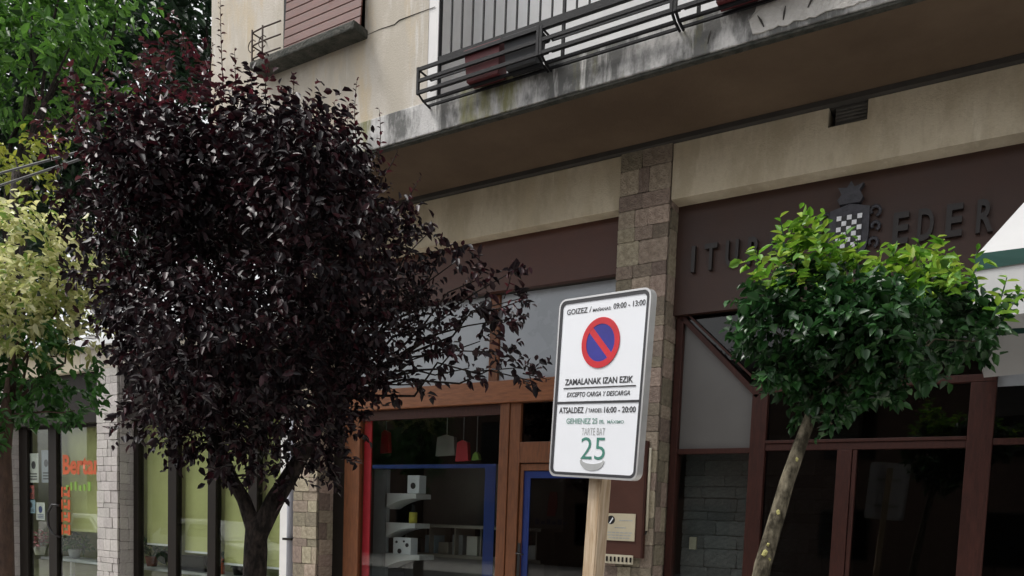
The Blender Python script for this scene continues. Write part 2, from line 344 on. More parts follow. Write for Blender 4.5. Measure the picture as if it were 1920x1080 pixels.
# drip ledge along the soffit front
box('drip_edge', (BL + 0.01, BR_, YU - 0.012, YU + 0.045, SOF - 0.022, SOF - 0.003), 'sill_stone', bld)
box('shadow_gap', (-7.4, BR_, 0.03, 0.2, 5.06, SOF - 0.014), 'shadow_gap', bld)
box('shade_strip', (-7.4, BR_, -0.05, 0.03, 5.065, SOF - 0.014), 'shadow_gap', bld)  # dark strip put in for the shade between soffit and beam
# broken plaster on the slab edge
pz0, pz1 = SOF + 0.01, FT - 0.02
xa, xb = PX(1405, 60, YU), PX(1655, 10, YU)
pts = []; N = 26
for i in range(N):
    x = xa + (xb - xa) * i / (N - 1); pts.append((x, pz0 + (0.02 + 0.02 * rnd.random()) + (0.11 if i == 0 else 0)))
for i in range(N):
    x = xb - (xb - xa) * i / (N - 1); pts.append((x + rnd.uniform(-.01, .01), pz1 - rnd.uniform(0.0, 0.04) - (0.1 if i == N - 1 else 0) - (0.05 if i == N - 2 else 0)))
mat('spalled', (0.50, 0.48, 0.45), 0.95, col2=(0.64, 0.62, 0.59), scale=9, bump=1.0, bscale=28)
prism('plaster_patch', pts, YU - 0.036, YU - 0.02, 'spalled', fas)
for px, py, a in ((1430, 45, 0.5), (1473, 30, -0.1), (1333, 75, -0.2), (1525, 5, -0.6)):
    o = onY(px, py, YU); bm = bmesh.new(); r = 0.045
    tube(bm, [(o[0] + math.sin(a) * r, YU - 0.04, o[2] - r), (o[0], YU - 0.043, o[2]), (o[0] - math.sin(a) * r * 1.3, YU - 0.04, o[2] + r)], [0.004, 0.008, 0.003], 5)
    bm_obj('crack', bm, 'shadow_gap', fas)
# loggia
box('loggia_back_wall', (LX0 + 0.014, BR_, -0.55, -0.35, SOF + 0.27, LZ1), 'loggia_wall', bld)
box('loggia_reveal', (LX0 - 0.1, LX0 + 0.012, YU + 0.003, -0.55, SOF + 0.27, LZ1), 'white_plaster', bld)
box('loggia_ceiling', (LX0, BR_, YU + T, -0.55, LZ1 - 0.15, LZ1 - 0.003), 'white_plaster', bld)
box('loggia_floor', (LX0 + 0.013, BR_, YU + 0.41, -0.36, SOF + 0.262, FT - 0.01), 'paving', bld)
# railing
yr = YU + 0.03
xa, xb = PX(847, 50, yr), PX(1057, 50, yr); d = (xb - xa) / 10
zr = PZ(830, 113, yr)
rail = box('railing', (PX(823, 110, yr), BR_, yr - 0.022, yr + 0.022, zr - 0.03, zr + 0.03), 'iron', bld)
box('top_rail', (PX(823, 110, yr), BR_, yr - 0.03, yr + 0.03, zr + 0.86, zr + 0.92), 'iron', rail)
i = 0
while xa + i * d < 3.0:
    x = xa + i * d; big = (i % 10 == 0) and i > 0
    w = 0.012 if big else 0.007
    box('baluster', (x - w, x + w, yr - w, yr + w, (FT - 0.004) if big else zr + 0.03, zr + 0.86), 'iron', rail); i += 1
box('newel', (PX(823, 110, yr) - 0.01, PX(823, 110, yr) + 0.02, yr - 0.015, yr + 0.015, FT - 0.004, zr + 0.86), 'iron', rail)
# flower racks hung on the railing
yf = YU - 0.21
def rack(x0, x1, z0, z1, name='flower_rack'):
    bm = bmesh.new(); zt, zb = z1, z0; w = 0.010; h = (zt - zb)
    for k in range(3):
        z = zb + h * (0.0, 0.5, 1.0)[k]; bx(bm, x0, x1, yf - w, yf + w, z - 0.014, z + 0.014)
    bx(bm, x0, x1, yf + 0.068, yf + 0.092, zb - 0.05, zb - 0.03); bx(bm, x0, x1, yf + 0.14, yf + 0.16, zb - 0.058, zb - 0.04)
    for x in (x0, x1):
        bx(bm, x - 0.012, x + 0.012, yf - w - 0.002, yf + w + 0.002, zb - 0.016, zt + 0.016)
        tube(bm, [(x, yf, zt), (x, YU - 0.028, zt - 0.005)], 0.012, 4); tube(bm, [(x, yf, zb), (x, yf + 0.08, zb - 0.04), (x, YU - 0.03, zb - 0.055)], 0.012, 4)
    bx(bm, x0, x1, YU - 0.028 - 0.012, YU - 0.028, zt - 0.02, zt + 0.01)
    bx(bm, x0, x1, YU - 0.04, YU - 0.028, zb + h * 0.45, zb + h * 0.5)
    return bm_obj(name, bm, 'iron', bld)
rx = [PX(784, 150, yf), PX(1014, 90, yf), PX(1266, 20, yf), PX(1266, 20, yf) + 1.15]
zrt, zrb = PZ(784, 131, yf), PZ(784, 174, yf)
for a, b in zip(rx, rx[1:] + [rx[-1] + 1.15]): rack(a, b - 0.03, zrb, zrt)
# shuttered window
ws = box('window_sill', (WX0 - 0.36, WX1 + 0.04, YU - 0.19, YU + 0.1, WZ0 - 0.085, WZ0 - 0.004), 'sill_stone', bld, 0.015)
win = boxes('window_frame', [(WX0, WX0 + 0.05, YU + 0.06, YU + 0.12, WZ0, WZ1), (WX1 - 0.05, WX1, YU + 0.06, YU + 0.12, WZ0, WZ1), (WX0 + 0.05, WX1 - 0.05, YU + 0.06, YU + 0.12, WZ1 - 0.06, WZ1)], 'dark_frame', bld)
box('window_pane', (WX0 + 0.05, WX1 - 0.05, YU + 0.085, YU + 0.095, WZ0, WZ1 - 0.06), 'glass_dark', win)
box('window_guide', (WX0 - 0.03, WX0 + 0.02, YU - 0.03, YU + 0.02, WZ0 - 0.0, WZ1), 'dark_frame', win)
blind = boxes('roller_blind', [(WX0 + 0.04, WX0 + 0.06, YU - 0.03, YU + 0.02, WZ0 + 0.3, WZ1 - 0.02)], 'rusty_iron', bld)
ns = 16; sh = (WZ1 - WZ0) / ns
for k in range(ns):
    z = WZ1 - (k + 0.5) * sh; t = (k + 0.5) / ns; yy = YU - 0.02 - 0.06 * t ** 2
    tilt = math.atan(2 * 0.06 * t / (ns * sh))
    bm = bmesh.new(); nx = 6
    bx(bm, WX0 + 0.03, WX1 + 0.02, -0.009, 0.009, -sh * 0.47, sh * 0.47)
    bmesh.ops.bevel(bm, geom=bm.edges[:], offset=0.004, segments=1, affect='EDGES')
    for v in bm.verts:
        y, zz = v.co.y, v.co.z; v.co.y = yy + y * math.cos(tilt) + zz * math.sin(tilt); v.co.z = z + zz * math.cos(tilt) - y * math.sin(tilt)
    bm_obj('slat', bm, 'shutter_red', blind)
tube_obj('blind_cord', [(WX0 + 0.62, YU - 0.035, WZ1), (WX0 + 0.62, YU - 0.065, WZ0 + 0.75), (WX0 + 0.62, YU - 0.09, WZ0 + 0.4)], 0.006, 'iron', blind, 5)
# little iron rack at the sill's left end
bm = bmesh.new(); ys = YU - 0.18; x0, x1 = WX0 - 0.33, WX0 + 0.1; xm = x0 + 0.16
for z in (0.02, 0.15, 0.28): tube(bm, [(x0, ys, WZ0 + z), (xm, ys, WZ0 + z + 0.01), (x1, ys, WZ0 + z)], 0.008, 5); tube(bm, [(x0, ys, WZ0 + z), (x0, YU, WZ0 + z)], 0.008, 5)
for x in (x0, xm): tube(bm, [(x, ys, WZ0 - 0.01), (x, ys, WZ0 + 0.31)], 0.01, 5)
for c in (x0, xm): tube(bm, [(c + 0.06 * math.cos(a), ys, WZ0 + 0.15 + 0.06 * math.sin(a)) for a in np.linspace(0.6, 5.4, 9)], 0.006, 4)
bm_obj('sill_rack', bm, 'rusty_iron', bld)
cp_ = [onY(x, y, YU) for x, y in ((688, 66), (712, 55), (740, 46), (749, 38), (780, 26), (816, 13))]
tube_obj('wall_crack', [(p[0], YU - 0.001, p[2]) for p in cp_], [.002, .004, .005, .007, .004, .003], 'sill_stone', bld, 4)
# stone pillars, beams, brown boards
p1 = pillar(bld, -3.43, -2.92, 0.0, 0.30, 5.10, 'stone', 0.30, 0.26, 3)
p2 = pillar(bld, -7.78, -7.36, 0.0, 0.30, 5.10, 'stone', 0.30, 0.24, 5)
box('beam', (-7.36, -3.432, 0.006, 0.2, 4.57, 5.06), 'beam_plaster', bld, 0.006)
vx0, vx1, vz0 = -1.58, -1.28, 4.905
bR = boxes('beam', [(-2.915, vx0, 0.006, 0.26, 4.57, 5.06), (vx0, vx1, 0.006, 0.26, 4.57, vz0), (vx1, BR_, 0.006, 0.26, 4.57, 5.06)], 'beam_plaster', bld)
box('vent', (vx0 + 0.05, vx1, 0.04, 0.25, vz0, 5.06), 'planter_vent', bR)
box('vent_side', (vx0, vx0 + 0.048, 0.2, 0.24, vz0, 5.06), 'shadow_gap', bR)
for k in range(5): box('vent_slat', (vx0 + 0.055, vx1 - 0.01, 0.028, 0.0395, vz0 + 0.01 + k * 0.028, vz0 + 0.026 + k * 0.028), 'planter_vent', bR)
box('brown_board', (-7.36, -3.42, 0.16, 0.24, 4.03, 4.57), 'brown_panel', bld)
box('board_return', (-7.36, -3.42, 0.24, 0.9, 4.03, 4.08), 'shadow_gap', bld)
box('sign_board', (-2.94, BR_, 0.20, 0.27, 3.58, 4.57), 'brown_dark_panel', bld)
# rooms behind
def room(x0, x1, y0, y1, z1, m, parent, name='room'):
    bm = bmesh.new(); v = [bm.verts.new(p) for p in ((x0, y0, 0.01), (x1, y0, 0.01), (x1, y1, 0.01), (x0, y1, 0.01), (x0, y0, z1), (x1, y0, z1), (x1, y1, z1), (x0, y1, z1))]
    for f in ((0, 1, 2, 3), (4, 7, 6, 5), (0, 3, 7, 4), (1, 5, 6, 2), (3, 2, 6, 7)): bm.faces.new([v[i] for i in f])
    me = bpy.data.meshes.new(name); bm.to_mesh(me); bm.free(); return put(name, me, m, parent)
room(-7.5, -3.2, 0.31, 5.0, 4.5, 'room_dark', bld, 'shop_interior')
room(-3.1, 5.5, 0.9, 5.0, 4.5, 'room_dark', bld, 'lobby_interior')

# ---------------------------------------------------------------- orange timber shopfront
JX0, JX1 = -7.15, -6.90; MX0, MX1 = -4.86, -4.60; DX1 = -3.70
of = boxes('orange_shopfront', [(JX0, JX1, YS - 0.04, YS + 0.06, 0, 2.86)], 'orange_timber', bld, 0.006)
box('mullion', (MX0, MX0 + 0.12, YS - 0.04, YS + 0.06, 0, 2.86), 'orange_timber', of, 0.006)
box('mullion', (MX0 + 0.125, MX1, YS - 0.03, YS + 0.06, 0, 2.86), 'orange_timber', of, 0.006)
box('jamb', (-3.62, -3.44, YS - 0.04, YS + 0.06, 0, 2.86), 'orange_timber', of, 0.006)
box('transom', (-7.16, -3.43, YS - 0.07, YS + 0.06, 2.862, 3.10), 'orange_timber_h', of, 0.008)
box('transom_mullion', (-5.04, -4.92, YS - 0.03, YS + 0.05, 3.10, 4.02), 'orange_timber', of, 0.005)
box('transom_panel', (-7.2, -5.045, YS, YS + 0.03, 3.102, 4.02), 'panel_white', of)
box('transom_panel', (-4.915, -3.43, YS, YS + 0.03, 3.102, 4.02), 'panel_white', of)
box('filler_board', (-7.36, JX0, YS - 0.02, YS + 0.05, 0, 4.0), 'dark_frame', of)
box('window_pane', (JX1, MX0, YS, YS + 0.008, 0.5, 2.74), 'glass', of)
box('head_strip', (JX1, MX0, YS - 0.02, YS + 0.05, 2.745, 2.858), 'brown_timber', of)
box('stall_riser', (JX1, MX0, YS - 0.03, YS + 0.05, 0, 0.5), 'orange_timber', of)
# glazed door with blue tape round the pane
DZ = 2.22
box('door_transom', (MX1, -3.62, YS - 0.03, YS + 0.05, DZ, DZ + 0.22), 'orange_timber', of, 0.005)
box('fan_light', (MX1, -3.62, YS + 0.01, YS + 0.018, DZ + 0.225, 2.86), 'glass_dark', of)
door = boxes('shop_door', [(MX1 + 0.01, MX1 + 0.05, YS - 0.01, YS + 0.05, 0, DZ - 0.01), (-3.75, -3.625, YS - 0.01, YS + 0.05, 0, DZ - 0.01), (MX1 + 0.05, -3.75, YS - 0.01, YS + 0.05, DZ - 0.08, DZ - 0.01), (MX1 + 0.05, -3.75, YS - 0.01, YS + 0.05, 0, 0.3)], 'orange_timber', bld)
box('door_pane', (MX1 + 0.05, -3.75, YS + 0.015, YS + 0.023, 0.3, DZ - 0.08), 'glass_dark', door)
boxes('blue_tape', [(MX1 + 0.05, MX1 + 0.13, YS + 0.004, YS + 0.012, 0.3, DZ - 0.085), (MX1 + 0.13, -3.75, YS + 0.004, YS + 0.012, DZ - 0.16, DZ - 0.085)], 'blue_strip', door)
bm = bmesh.new(); hx = MX1 + 0.03
bx(bm, hx - 0.018, hx + 0.018, YS - 0.02, YS - 0.01, 1.0, 1.36); tube(bm, [(hx, YS - 0.015, 1.25), (hx - 0.0, YS - 0.07, 1.25), (hx + 0.09, YS - 0.075, 1.24)], 0.011, 6)
bm_obj('door_handle', bm, 'black', door)

# ---------------------------------------------------------------- brown shopfront of the lobby
PL0, PL1 = -2.14, -2.00; PR0, PR1 = -0.42, -0.24
ZT = 2.40; ZH = 2.82
bf = box('brown_shopfront', (PL0, PL1, YS - 0.03, YS + 0.09, 0, ZH), 'brown_timber', bld, 0.006)
box('post', (PR0, PR1, YS - 0.03, YS + 0.09, 0, ZH), 'brown_timber', bf, 0.006)
box('post', (-2.90, -2.83, YS - 0.03, YS + 0.09, 0, 3.58), 'brown_timber', bf, 0.006)
box('post', (1.75, 1.85, YS - 0.03, YS + 0.09, 0, 3.58), 'brown_timber', bf, 0.006)
box('head_rail', (PL0, PR1, YS - 0.032, YS + 0.09, ZH + 0.002, ZH + 0.062), 'brown_timber', bf, 0.006)
boxes('door_rail', [(PL1, PR0, YS - 0.02, YS + 0.08, ZT - 0.09, ZT - 0.03), (PL1, PR0, YS - 0.035, YS + 0.08, ZT - 0.028, ZT)], 'brown_timber', bf, 0.004)
box('side_rail', (-2.83, PL0, YS - 0.02, YS + 0.08, 2.29, 2.34), 'brown_timber', bf, 0.004)
box('side_rail', (PR1, 1.75, YS - 0.02, YS + 0.08, 2.33, 2.38), 'brown_timber', bf, 0.004)
xm = -1.31
box('door_stile', (xm - 0.075, xm + 0.045, YS - 0.02, YS + 0.08, 0, ZT - 0.09), 'brown_timber', bf, 0.004)
box('door_stile', (xm + 0.05, xm + 0.085, YS - 0.012, YS + 0.08, 0, ZT - 0.09), 'brown_timber', bf, 0.004)
def bar(name, a, b, w, y0, y1, m, parent):
    a, b = Vector(a), Vector(b); n = (b - a).normalized(); q = Vector((-n.y, n.x)) * w / 2
    return prism(name, [tuple(a + q), tuple(b + q), tuple(b - q), tuple(a - q)], y0, y1, m, parent)
bar('brace', (-2.84, 3.56), (-2.09, 2.80), 0.045, YS - 0.03, YS + 0.06, 'brown_timber', bf)
bar('brace', (-2.80, 3.60), (-2.00, 2.83), 0.018, YS - 0.042, YS - 0.031, 'brown_timber', bf)
bar('brace', (-0.34, 2.84), (0.46, 3.62), 0.055, YS - 0.03, YS + 0.06, 'brown_timber', bf)
bar('brace', (-0.36, 2.90), (0.40, 3.64), 0.018, YS - 0.042, YS - 0.031, 'brown_timber', bf)
def gpane(pts, m='glass_dark', y=YS + 0.03): return prism('glass_pane', pts, y, y + 0.008, m, bf)
gpane([(-2.83, 0.0), (PL0, 0.0), (PL0, 2.29), (-2.83, 2.29)], 'glass')
gpane([(PL1, 0), (xm - 0.075, 0), (xm - 0.075, ZT - 0.09), (PL1, ZT - 0.09)])
gpane([(xm + 0.085, 0), (PR0, 0), (PR0, ZT - 0.09), (xm + 0.085, ZT - 0.09)])
gpane([(PL1, ZT), (PR0, ZT), (PR0, ZH), (PL1, ZH)])
gpane([(PR1, 0), (1.75, 0), (1.75, 2.33), (PR1, 2.33)])
gpane([(-2.10, ZH + 0.06), (PR1 - 0.05, ZH + 0.06), (0.46, 3.58), (-2.83, 3.58)])
prism('sky_reflection_pane', [(-2.83, 2.34), (PL0, 2.34), (PL0, 2.83), (-2.83, 3.53)], YS + 0.028, YS + 0.04, 'sky_reflection', bf)  # opaque pane, the reflected sky is in its colour
gpane([(PR1, 2.38), (1.75, 2.38), (1.75, 2.78), (PR1, 2.78)])
prism('sky_reflection_pane', [(PR1, 2.785), (1.75, 2.785), (1.75, 3.5), (0.46, 3.5), (PR1, 2.86)], YS + 0.028, YS + 0.04, 'panel_white', bf)  # reflected sky painted into this upper pane, plain dark glass below
# stone wall that can be seen through the side glass
iw = box('inner_stone_wall', (-2.9, -1.30, 0.72, 0.88, 0, 2.9), 'mortar', bld)
L = []; split(-2.9, -1.30, 0.6, 2.5, 0.42, 0.2, L, random.Random(9))
for a, b, c, d_ in L: stone_at((a + b) / 2, 0.712 + rnd.uniform(-0.006, 0.004), (c + d_) / 2, b - a - 0.006, 0.03, d_ - c - 0.006, 'inner_stone', iw)
tag(box('light_switch', (PX(1294, 1018, 0.69), PX(1307, 1018, 0.69), 0.66, 0.691, PZ(1300, 1030, 0.69), PZ(1300, 1007, 0.69)), 'ivory', bev=0.003), 'small ivory light switch on the dim stone wall behind glass', 'switch')

# ================================================================ low green shop building to the left
LZT = 4.02
low = thing('low_shop_building', 'low flat roofed shop with pale stone pillars and yellow green blinds', 'building', (-11.5, 0, 0))
box('lintel', (-24, -12.62, 0.0, 0.3, 3.68, LZT - 0.03), 'plaster_yellow', low, 0.01)
box('lintel', (-12.61, -7.80, 0.0, 0.3, 3.68, LZT - 0.03), 'plaster', low, 0.01)
box('roof', (-24, -7.80, -0.12, 9, LZT - 0.028, LZT + 0.10), 'aluminium', low, 0.015)
box('rear_wall', (-24, -7.80, 8.7, 8.95, 0, LZT - 0.03), 'plaster', low)
box('head_board', (-24, -7.80, 0.10, 0.3, 2.9, 3.678), 'dark_frame', low)
pillar(low, -12.15, -11.60, 0.0, 0.30, 3.678, 'pale_stone', 0.24, 0.20, 21)
pillar(low, -15.55, -15.00, 0.0, 0.30, 3.678, 'pale_stone', 0.24, 0.20, 22)
room(-23.8, -7.85, 0.31, 6.0, 3.6, 'room_green', low, 'shop_interior')
def frame(x0, x1, z0=0.0, z1=2.9): return box('window_post', (x0, x1, YS - 0.04, YS + 0.06, z0, z1), 'dark_frame', low, 0.005)
for a, b in ((-11.58, -11.46), (-10.72, -10.52), (-9.80, -9.62), (-8.94, -8.76), (-15.0, -14.72), (-14.03, -13.78)): frame(a, b)
box('window_head', (-11.46, -7.8, YS - 0.03, YS + 0.05, 2.84, 2.898), 'dark_frame', low)
for a, b in ((-11.46, -10.72), (-10.52, -9.80), (-9.62, -8.94), (-8.76, -8.30)):
    box('window_pane', (a, b, YS, YS + 0.008, 0.0, 2.84), 'glass', low)
box('door_pane', (-14.72, -14.03, YS, YS + 0.008, 0.0, 2.86), 'glass', low); box('door_pane', (-13.78, -12.16, YS, YS + 0.008, 0.0, 2.86), 'glass', low)
box('window_head', (-15.0, -12.16, YS - 0.03, YS + 0.05, 2.862, 2.898), 'dark_frame', low)
tube_obj('downpipe', [(-7.99, 0.16, 0.0), (-7.99, 0.16, 3.66)], 0.06, 'pipe_grey', low, 12)
box('pipe_bracket', (-8.07, -7.91, 0.08, 0.2, 1.24, 1.27), 'dark_frame', low)
box('wall_infill', (-8.30, -7.80, 0.24, 0.34, 0.0, 2.9), 'white_plaster', low)
bm = bmesh.new(); hp = onY(92, 975, YS - 0.1)
hx, hz = hp[0], hp[2]
tube(bm, [(hx + 0.22, YS - 0.04, hz + 0.25), (hx + 0.1, YS - 0.1, hz + 0.26), (hx, YS - 0.12, hz + 0.12), (hx + 0.02, YS - 0.12, hz - 0.1), (hx + 0.1, YS - 0.1, hz - 0.22), (hx + 0.22, YS - 0.04, hz - 0.28)], 0.02, 8)
bm_obj('pull_handle', bm, 'black', low)
for a, b, z in ((-11.44, -10.70, 1.05), (-10.50, -9.78, 0.98), (-9.60, -8.92, 0.85), (-8.74, -8.31, 0.85)):
    o = box('roller_blind', (a, b, YS + 0.10, YS + 0.112, z, 2.86), 'blind', low); box('blind_bar', (a, b, YS + 0.095, YS + 0.117, z - 0.03, z - 0.002), 'white_paint', o)
o = box('roller_blind', (-13.76, -12.2, YS + 0.14, YS + 0.152, 1.15, 2.86), 'blind', low)
o = box('roller_blind', (-14.70, -14.05, YS + 0.34, YS + 0.352, 1.05, 2.86), 'blind', low)

# ================================================================ no-parking sign on a raw timber post
SL = np.array([-1.5468, -4.0247, 2.17]); SR = Matrix(((0.9708, 0.2344, 0.0516), (-0.2325, 0.9718, -0.04), (-0.0595, 0.0268, 0.9979)))
SM = Matrix.Translation(Vector(SL)) @ SR.to_4x4()
base = SM @ Vector((0.0, 0.045, -2.17)); 
sign = thing('parking_sign', 'white no parking sign board with red and blue roundel on raw timber post', 'sign', tuple(base))
SW, SH = 0.4833, 0.75
def loc_mesh(name, bm, m, parent=None):
    """shape given in the sign board's own axes (x across, z up, front -y)"""
    bmesh.ops.recalc_face_normals(bm, faces=bm.faces); bm.transform(SM); me = bpy.data.meshes.new(name); bm.to_mesh(me); bm.free()
    return put(name, me, m, parent if parent else sign)
def rrect(w, h, r, n=6):
    pts = []
    for cx, cz, a0 in ((w / 2 - r, h / 2 - r, 0), (-w / 2 + r, h / 2 - r, 90), (-w / 2 + r, -h / 2 + r, 180), (w / 2 - r, -h / 2 + r, 270)):
        for k in range(n + 1): a = math.radians(a0 + 90 * k / n); pts.append((cx + r * math.cos(a), cz + r * math.sin(a)))
    return pts
def poly(bm, pts, y0, y1):
    a = [bm.verts.new((x, y0, z)) for x, z in pts]; b = [bm.verts.new((x, y1, z)) for x, z in pts]; n = len(a)
    bm.faces.new(a); bm.faces.new(b[::-1])
    for i in range(n): bm.faces.new((a[i], b[i], b[(i + 1) % n], a[(i + 1) % n]))
def ringpoly(bm, A, B, y0, y1):
    n = len(A); q = [[bm.verts.new((x, y, z)) for x, z in P] for P in (A, B) for y in (y0, y1)]
    a0, a1, b0, b1 = q
    for i in range(n):
        j = (i + 1) % n
        for f in ((a0[i], a0[j], b0[j], b0[i]), (a1[i], b1[i], b1[j], a1[j]), (a0[i], a1[i], a1[j], a0[j]), (b0[i], b0[j], b1[j], b1[i])): bm.faces.new(f)
bm = bmesh.new(); poly(bm, rrect(SW - 0.006, SH - 0.006, 0.030), 0.0, 0.012); board = loc_mesh('sign_board', bm, 'sign_white')
bm = bmesh.new(); ringpoly(bm, rrect(SW + 0.008, SH + 0.008, 0.036), rrect(SW - 0.007, SH - 0.007, 0.030), -0.004, 0.034); loc_mesh('sign_rim', bm, 'aluminium')
bm = bmesh.new(); ringpoly(bm, rrect(SW - 0.010, SH - 0.010, 0.029), rrect(SW - 0.034, SH - 0.034, 0.02), -0.0025, -0.0005); loc_mesh('border', bm, 'sign_ink', board)
def sbox(name, x0, x1, z0, z1, m, y=-0.0024): 
    bm = bmesh.new(); bx(bm, x0, x1, y, -0.0005, z0, z1); loc_mesh(name, bm, m, board)
sbox('divider_line', -SW / 2 + 0.017, SW / 2 - 0.017, -0.064, -0.055, 'sign_ink')
sbox('thin_line', -SW / 2 + 0.05, SW / 2 - 0.04, 0.0, 0.004, 'sign_ink')
circ = lambda r, cx, cz, n=40, s=1.0: [(cx + r * math.cos(2 * math.pi * k / n), cz + s * r * math.sin(2 * math.pi * k / n)) for k in range(n)]
CX, CZ, CR = 0.0, 0.183, 0.103
bm = bmesh.new(); poly(bm, circ(CR * 0.76, CX, CZ), -0.0018, -0.0005); loc_mesh('roundel_disc', bm, 'sign_blue', board)
bm = bmesh.new(); ringpoly(bm, circ(CR, CX, CZ), circ(CR * 0.745, CX, CZ), -0.0030, -0.0005); loc_mesh('roundel_ring', bm, 'sign_red', board)
bm = bmesh.new(); s2 = CR * 0.76 * 0.7071; w = 0.0095
poly(bm, [(CX - s2 - w, CZ + s2 - w), (CX - s2 + w, CZ + s2 + w), (CX + s2 + w, CZ - s2 + w), (CX + s2 - w, CZ - s2 - w)], -0.0026, -0.0019); loc_mesh('roundel_bar', bm, 'sign_red', board)
def stext(s, cx, cz, width, height, m, **k):
    me = text_mesh(s, width=width, height=height, **k); me.transform(SM @ Matrix.Translation((cx, -0.0012, cz))); me.materials.append(MATS[m]); return put('lettering', me, None, board)
iw_ = SW - 0.06
stext('GOIZEZ', -0.142, 0.312, 0.118, 0.023, 'sign_ink', bold=0.015); stext('/', -0.068, 0.312, 0.012, 0.023, 'sign_ink')
stext('MAÑANAS:', -0.005, 0.312, 0.098, 0.016, 'sign_ink', bold=0.02); stext('09:00 - 13:00', 0.137, 0.312, 0.162, 0.023, 'sign_ink', bold=0.015)
stext('ZAMALANAK IZAN EZIK', 0.0, 0.015, 0.372, 0.026, 'sign_ink', bold=0.025)
stext('EXCEPTO CARGA Y DESCARGA', 0.003, -0.036, 0.345, 0.020, 'sign_ink', bold=0.02, shear=0.2)
stext('ATSALDEZ', -0.138, -0.105, 0.142, 0.026, 'sign_ink', bold=0.02); stext('/', -0.052, -0.105, 0.012, 0.024, 'sign_ink')
stext('TARDES:', -0.003, -0.103, 0.078, 0.017, 'sign_ink', bold=0.015); stext('16:00 - 20:00', 0.129, -0.105, 0.165, 0.025, 'sign_ink', bold=0.02)
stext('GEHIENEZ 25 m.', -0.055, -0.150, 0.215, 0.024, 'sign_green_pale', bold=0.02); stext('MÁXIMO', 0.112, -0.149, 0.088, 0.017, 'sign_green_pale', bold=0.015)
stext('TARTE BAT', -0.005, -0.197, 0.13, 0.030, 'sign_grey', bold=-0.004)
stext('25', 0.0, -0.300, 0.135, 0.094, 'sign_green', bold=-0.004)
bm = bmesh.new(); A = [(0.068 * math.cos(a), -0.305 + 0.042 * math.sin(a)) for a in np.linspace(math.pi, 2 * math.pi, 20)]; B = [(0.060 * math.cos(a), -0.300 + 0.018 * math.sin(a)) for a in np.linspace(2 * math.pi, math.pi, 20)]
poly(bm, A + B, -0.0018, -0.0005); loc_mesh('arc', bm, 'sign_grey', board)
bm = bmesh.new(); bx(bm, -0.042, 0.026, 0.036, 0.108, -2.17, 0.30); bmesh.ops.bevel(bm, geom=bm.edges[:], offset=0.003, segments=1, affect='EDGES'); loc_mesh('post', bm, 'raw_wood')
bm = bmesh.new(); bx(bm, 0.0265, 0.03, 0.038, 0.075, -2.16, 0.25); loc_mesh('post_edge_strip', bm, 'raw_wood')
for z in (0.15, -0.2):
    bm = bmesh.new(); bx(bm, -0.15, 0.15, 0.012, 0.036, z - 0.02, z + 0.02); loc_mesh('bracket', bm, 'aluminium')

# ================================================================ things on the pillar and the sign board
nbx0, nbx1, nbz0, nbz1 = rect(1128, 1212, 828, 1045, -0.03)
nb = tag(box('notice_board', (nbx0, nbx1, -0.045, -0.012, nbz0, nbz1), 'brown_panel', None, 0.004), 'dark brown timber board fixed to the stone pillar behind the sign post', 'board')
bm = bmesh.new()
for a, b in ((nbx0, nbx0 + 0.02), (nbx1 - 0.02, nbx1)): bx(bm, a, b, -0.06, -0.046, nbz0, nbz1)
bx(bm, nbx0 + 0.02, nbx1 - 0.02, -0.06, -0.046, nbz1 - 0.02, nbz1); bm_obj('board_trim', bm, 'brown_timber', nb)
x0, x1, z0, z1 = rect(1137, 1191, 963, 1014, -0.05)
pl = tag(box('name_plate', (x0, x1, -0.056, -0.0455, z0, z1), 'brass_plate', None, 0.002), 'cream printed name plate with a dark emblem on the brown board', 'plate')
w, h = x1 - x0, z1 - z0
bm = bmesh.new(); poly(bm, circ(h * 0.16, x0 + w * 0.16, z1 - h * 0.24, 20), -0.0575, -0.0562); bm_obj('emblem', bm, 'black', pl)
bm = bmesh.new(); poly(bm, [(x0 + w * .1, z1 - h * .36), (x0 + w * .22, z1 - h * .14), (x0 + w * .24, z1 - h * .2), (x0 + w * .13, z1 - h * .38)], -0.0585, -0.0576); bm_obj('emblem_stripe', bm, 'sign_white', pl)
for k, (a, b, zz) in enumerate(((.45, .92, .25), (.3, .7, .52), (.06, .94, .70), (.06, .9, .80), (.1, .85, .9))):
    boxes('print_line', [(x0 + w * (a + (b - a) * q / 6), x0 + w * (a + (b - a) * (q + 0.8) / 6), -0.0572, -0.0562, z1 - h * zz - 0.005, z1 - h * zz + 0.005) for q in range(6)], 'sign_grey', pl)
x0, x1, z0, z1 = rect(1128, 1187, 1040, 1057, -0.05)
db = tag(box('doorbell_panel', (x0, x1, -0.058, -0.0455, z0, z1), 'ivory', None, 0.002), 'row of small ivory doorbell buttons low on the brown board', 'doorbell')
for k in range(8):
    xx = x0 + (k + 0.5) * (x1 - x0) / 8; box('bell_button', (xx - 0.010, xx + 0.008, -0.064, -0.0585, z0 + 0.02, z1 - 0.02), 'dark_frame', db)
cp = onY(1214, 840, -0.02); cq = onY(1210, 995, -0.02)
cw = thing('wall_conduit', 'thin pale cable conduit with a hook running down the stone pillar', 'conduit', (cq[0], -0.03, cq[2]))
tube_obj('conduit_pipe', [(cp[0] + 0.035, -0.03, cp[2]), (cp[0] + 0.035, -0.03, cq[2])], 0.014, 'ivory', cw)
tube_obj('hook', [(cp[0] + 0.035, -0.03, cq[2]), (cp[0] + 0.032, -0.035, cq[2] - 0.03), (cp[0] + 0.0, -0.035, cq[2] - 0.05), (cp[0] - 0.02, -0.035, cq[2] - 0.03)], 0.006, 'black', cw, 6)

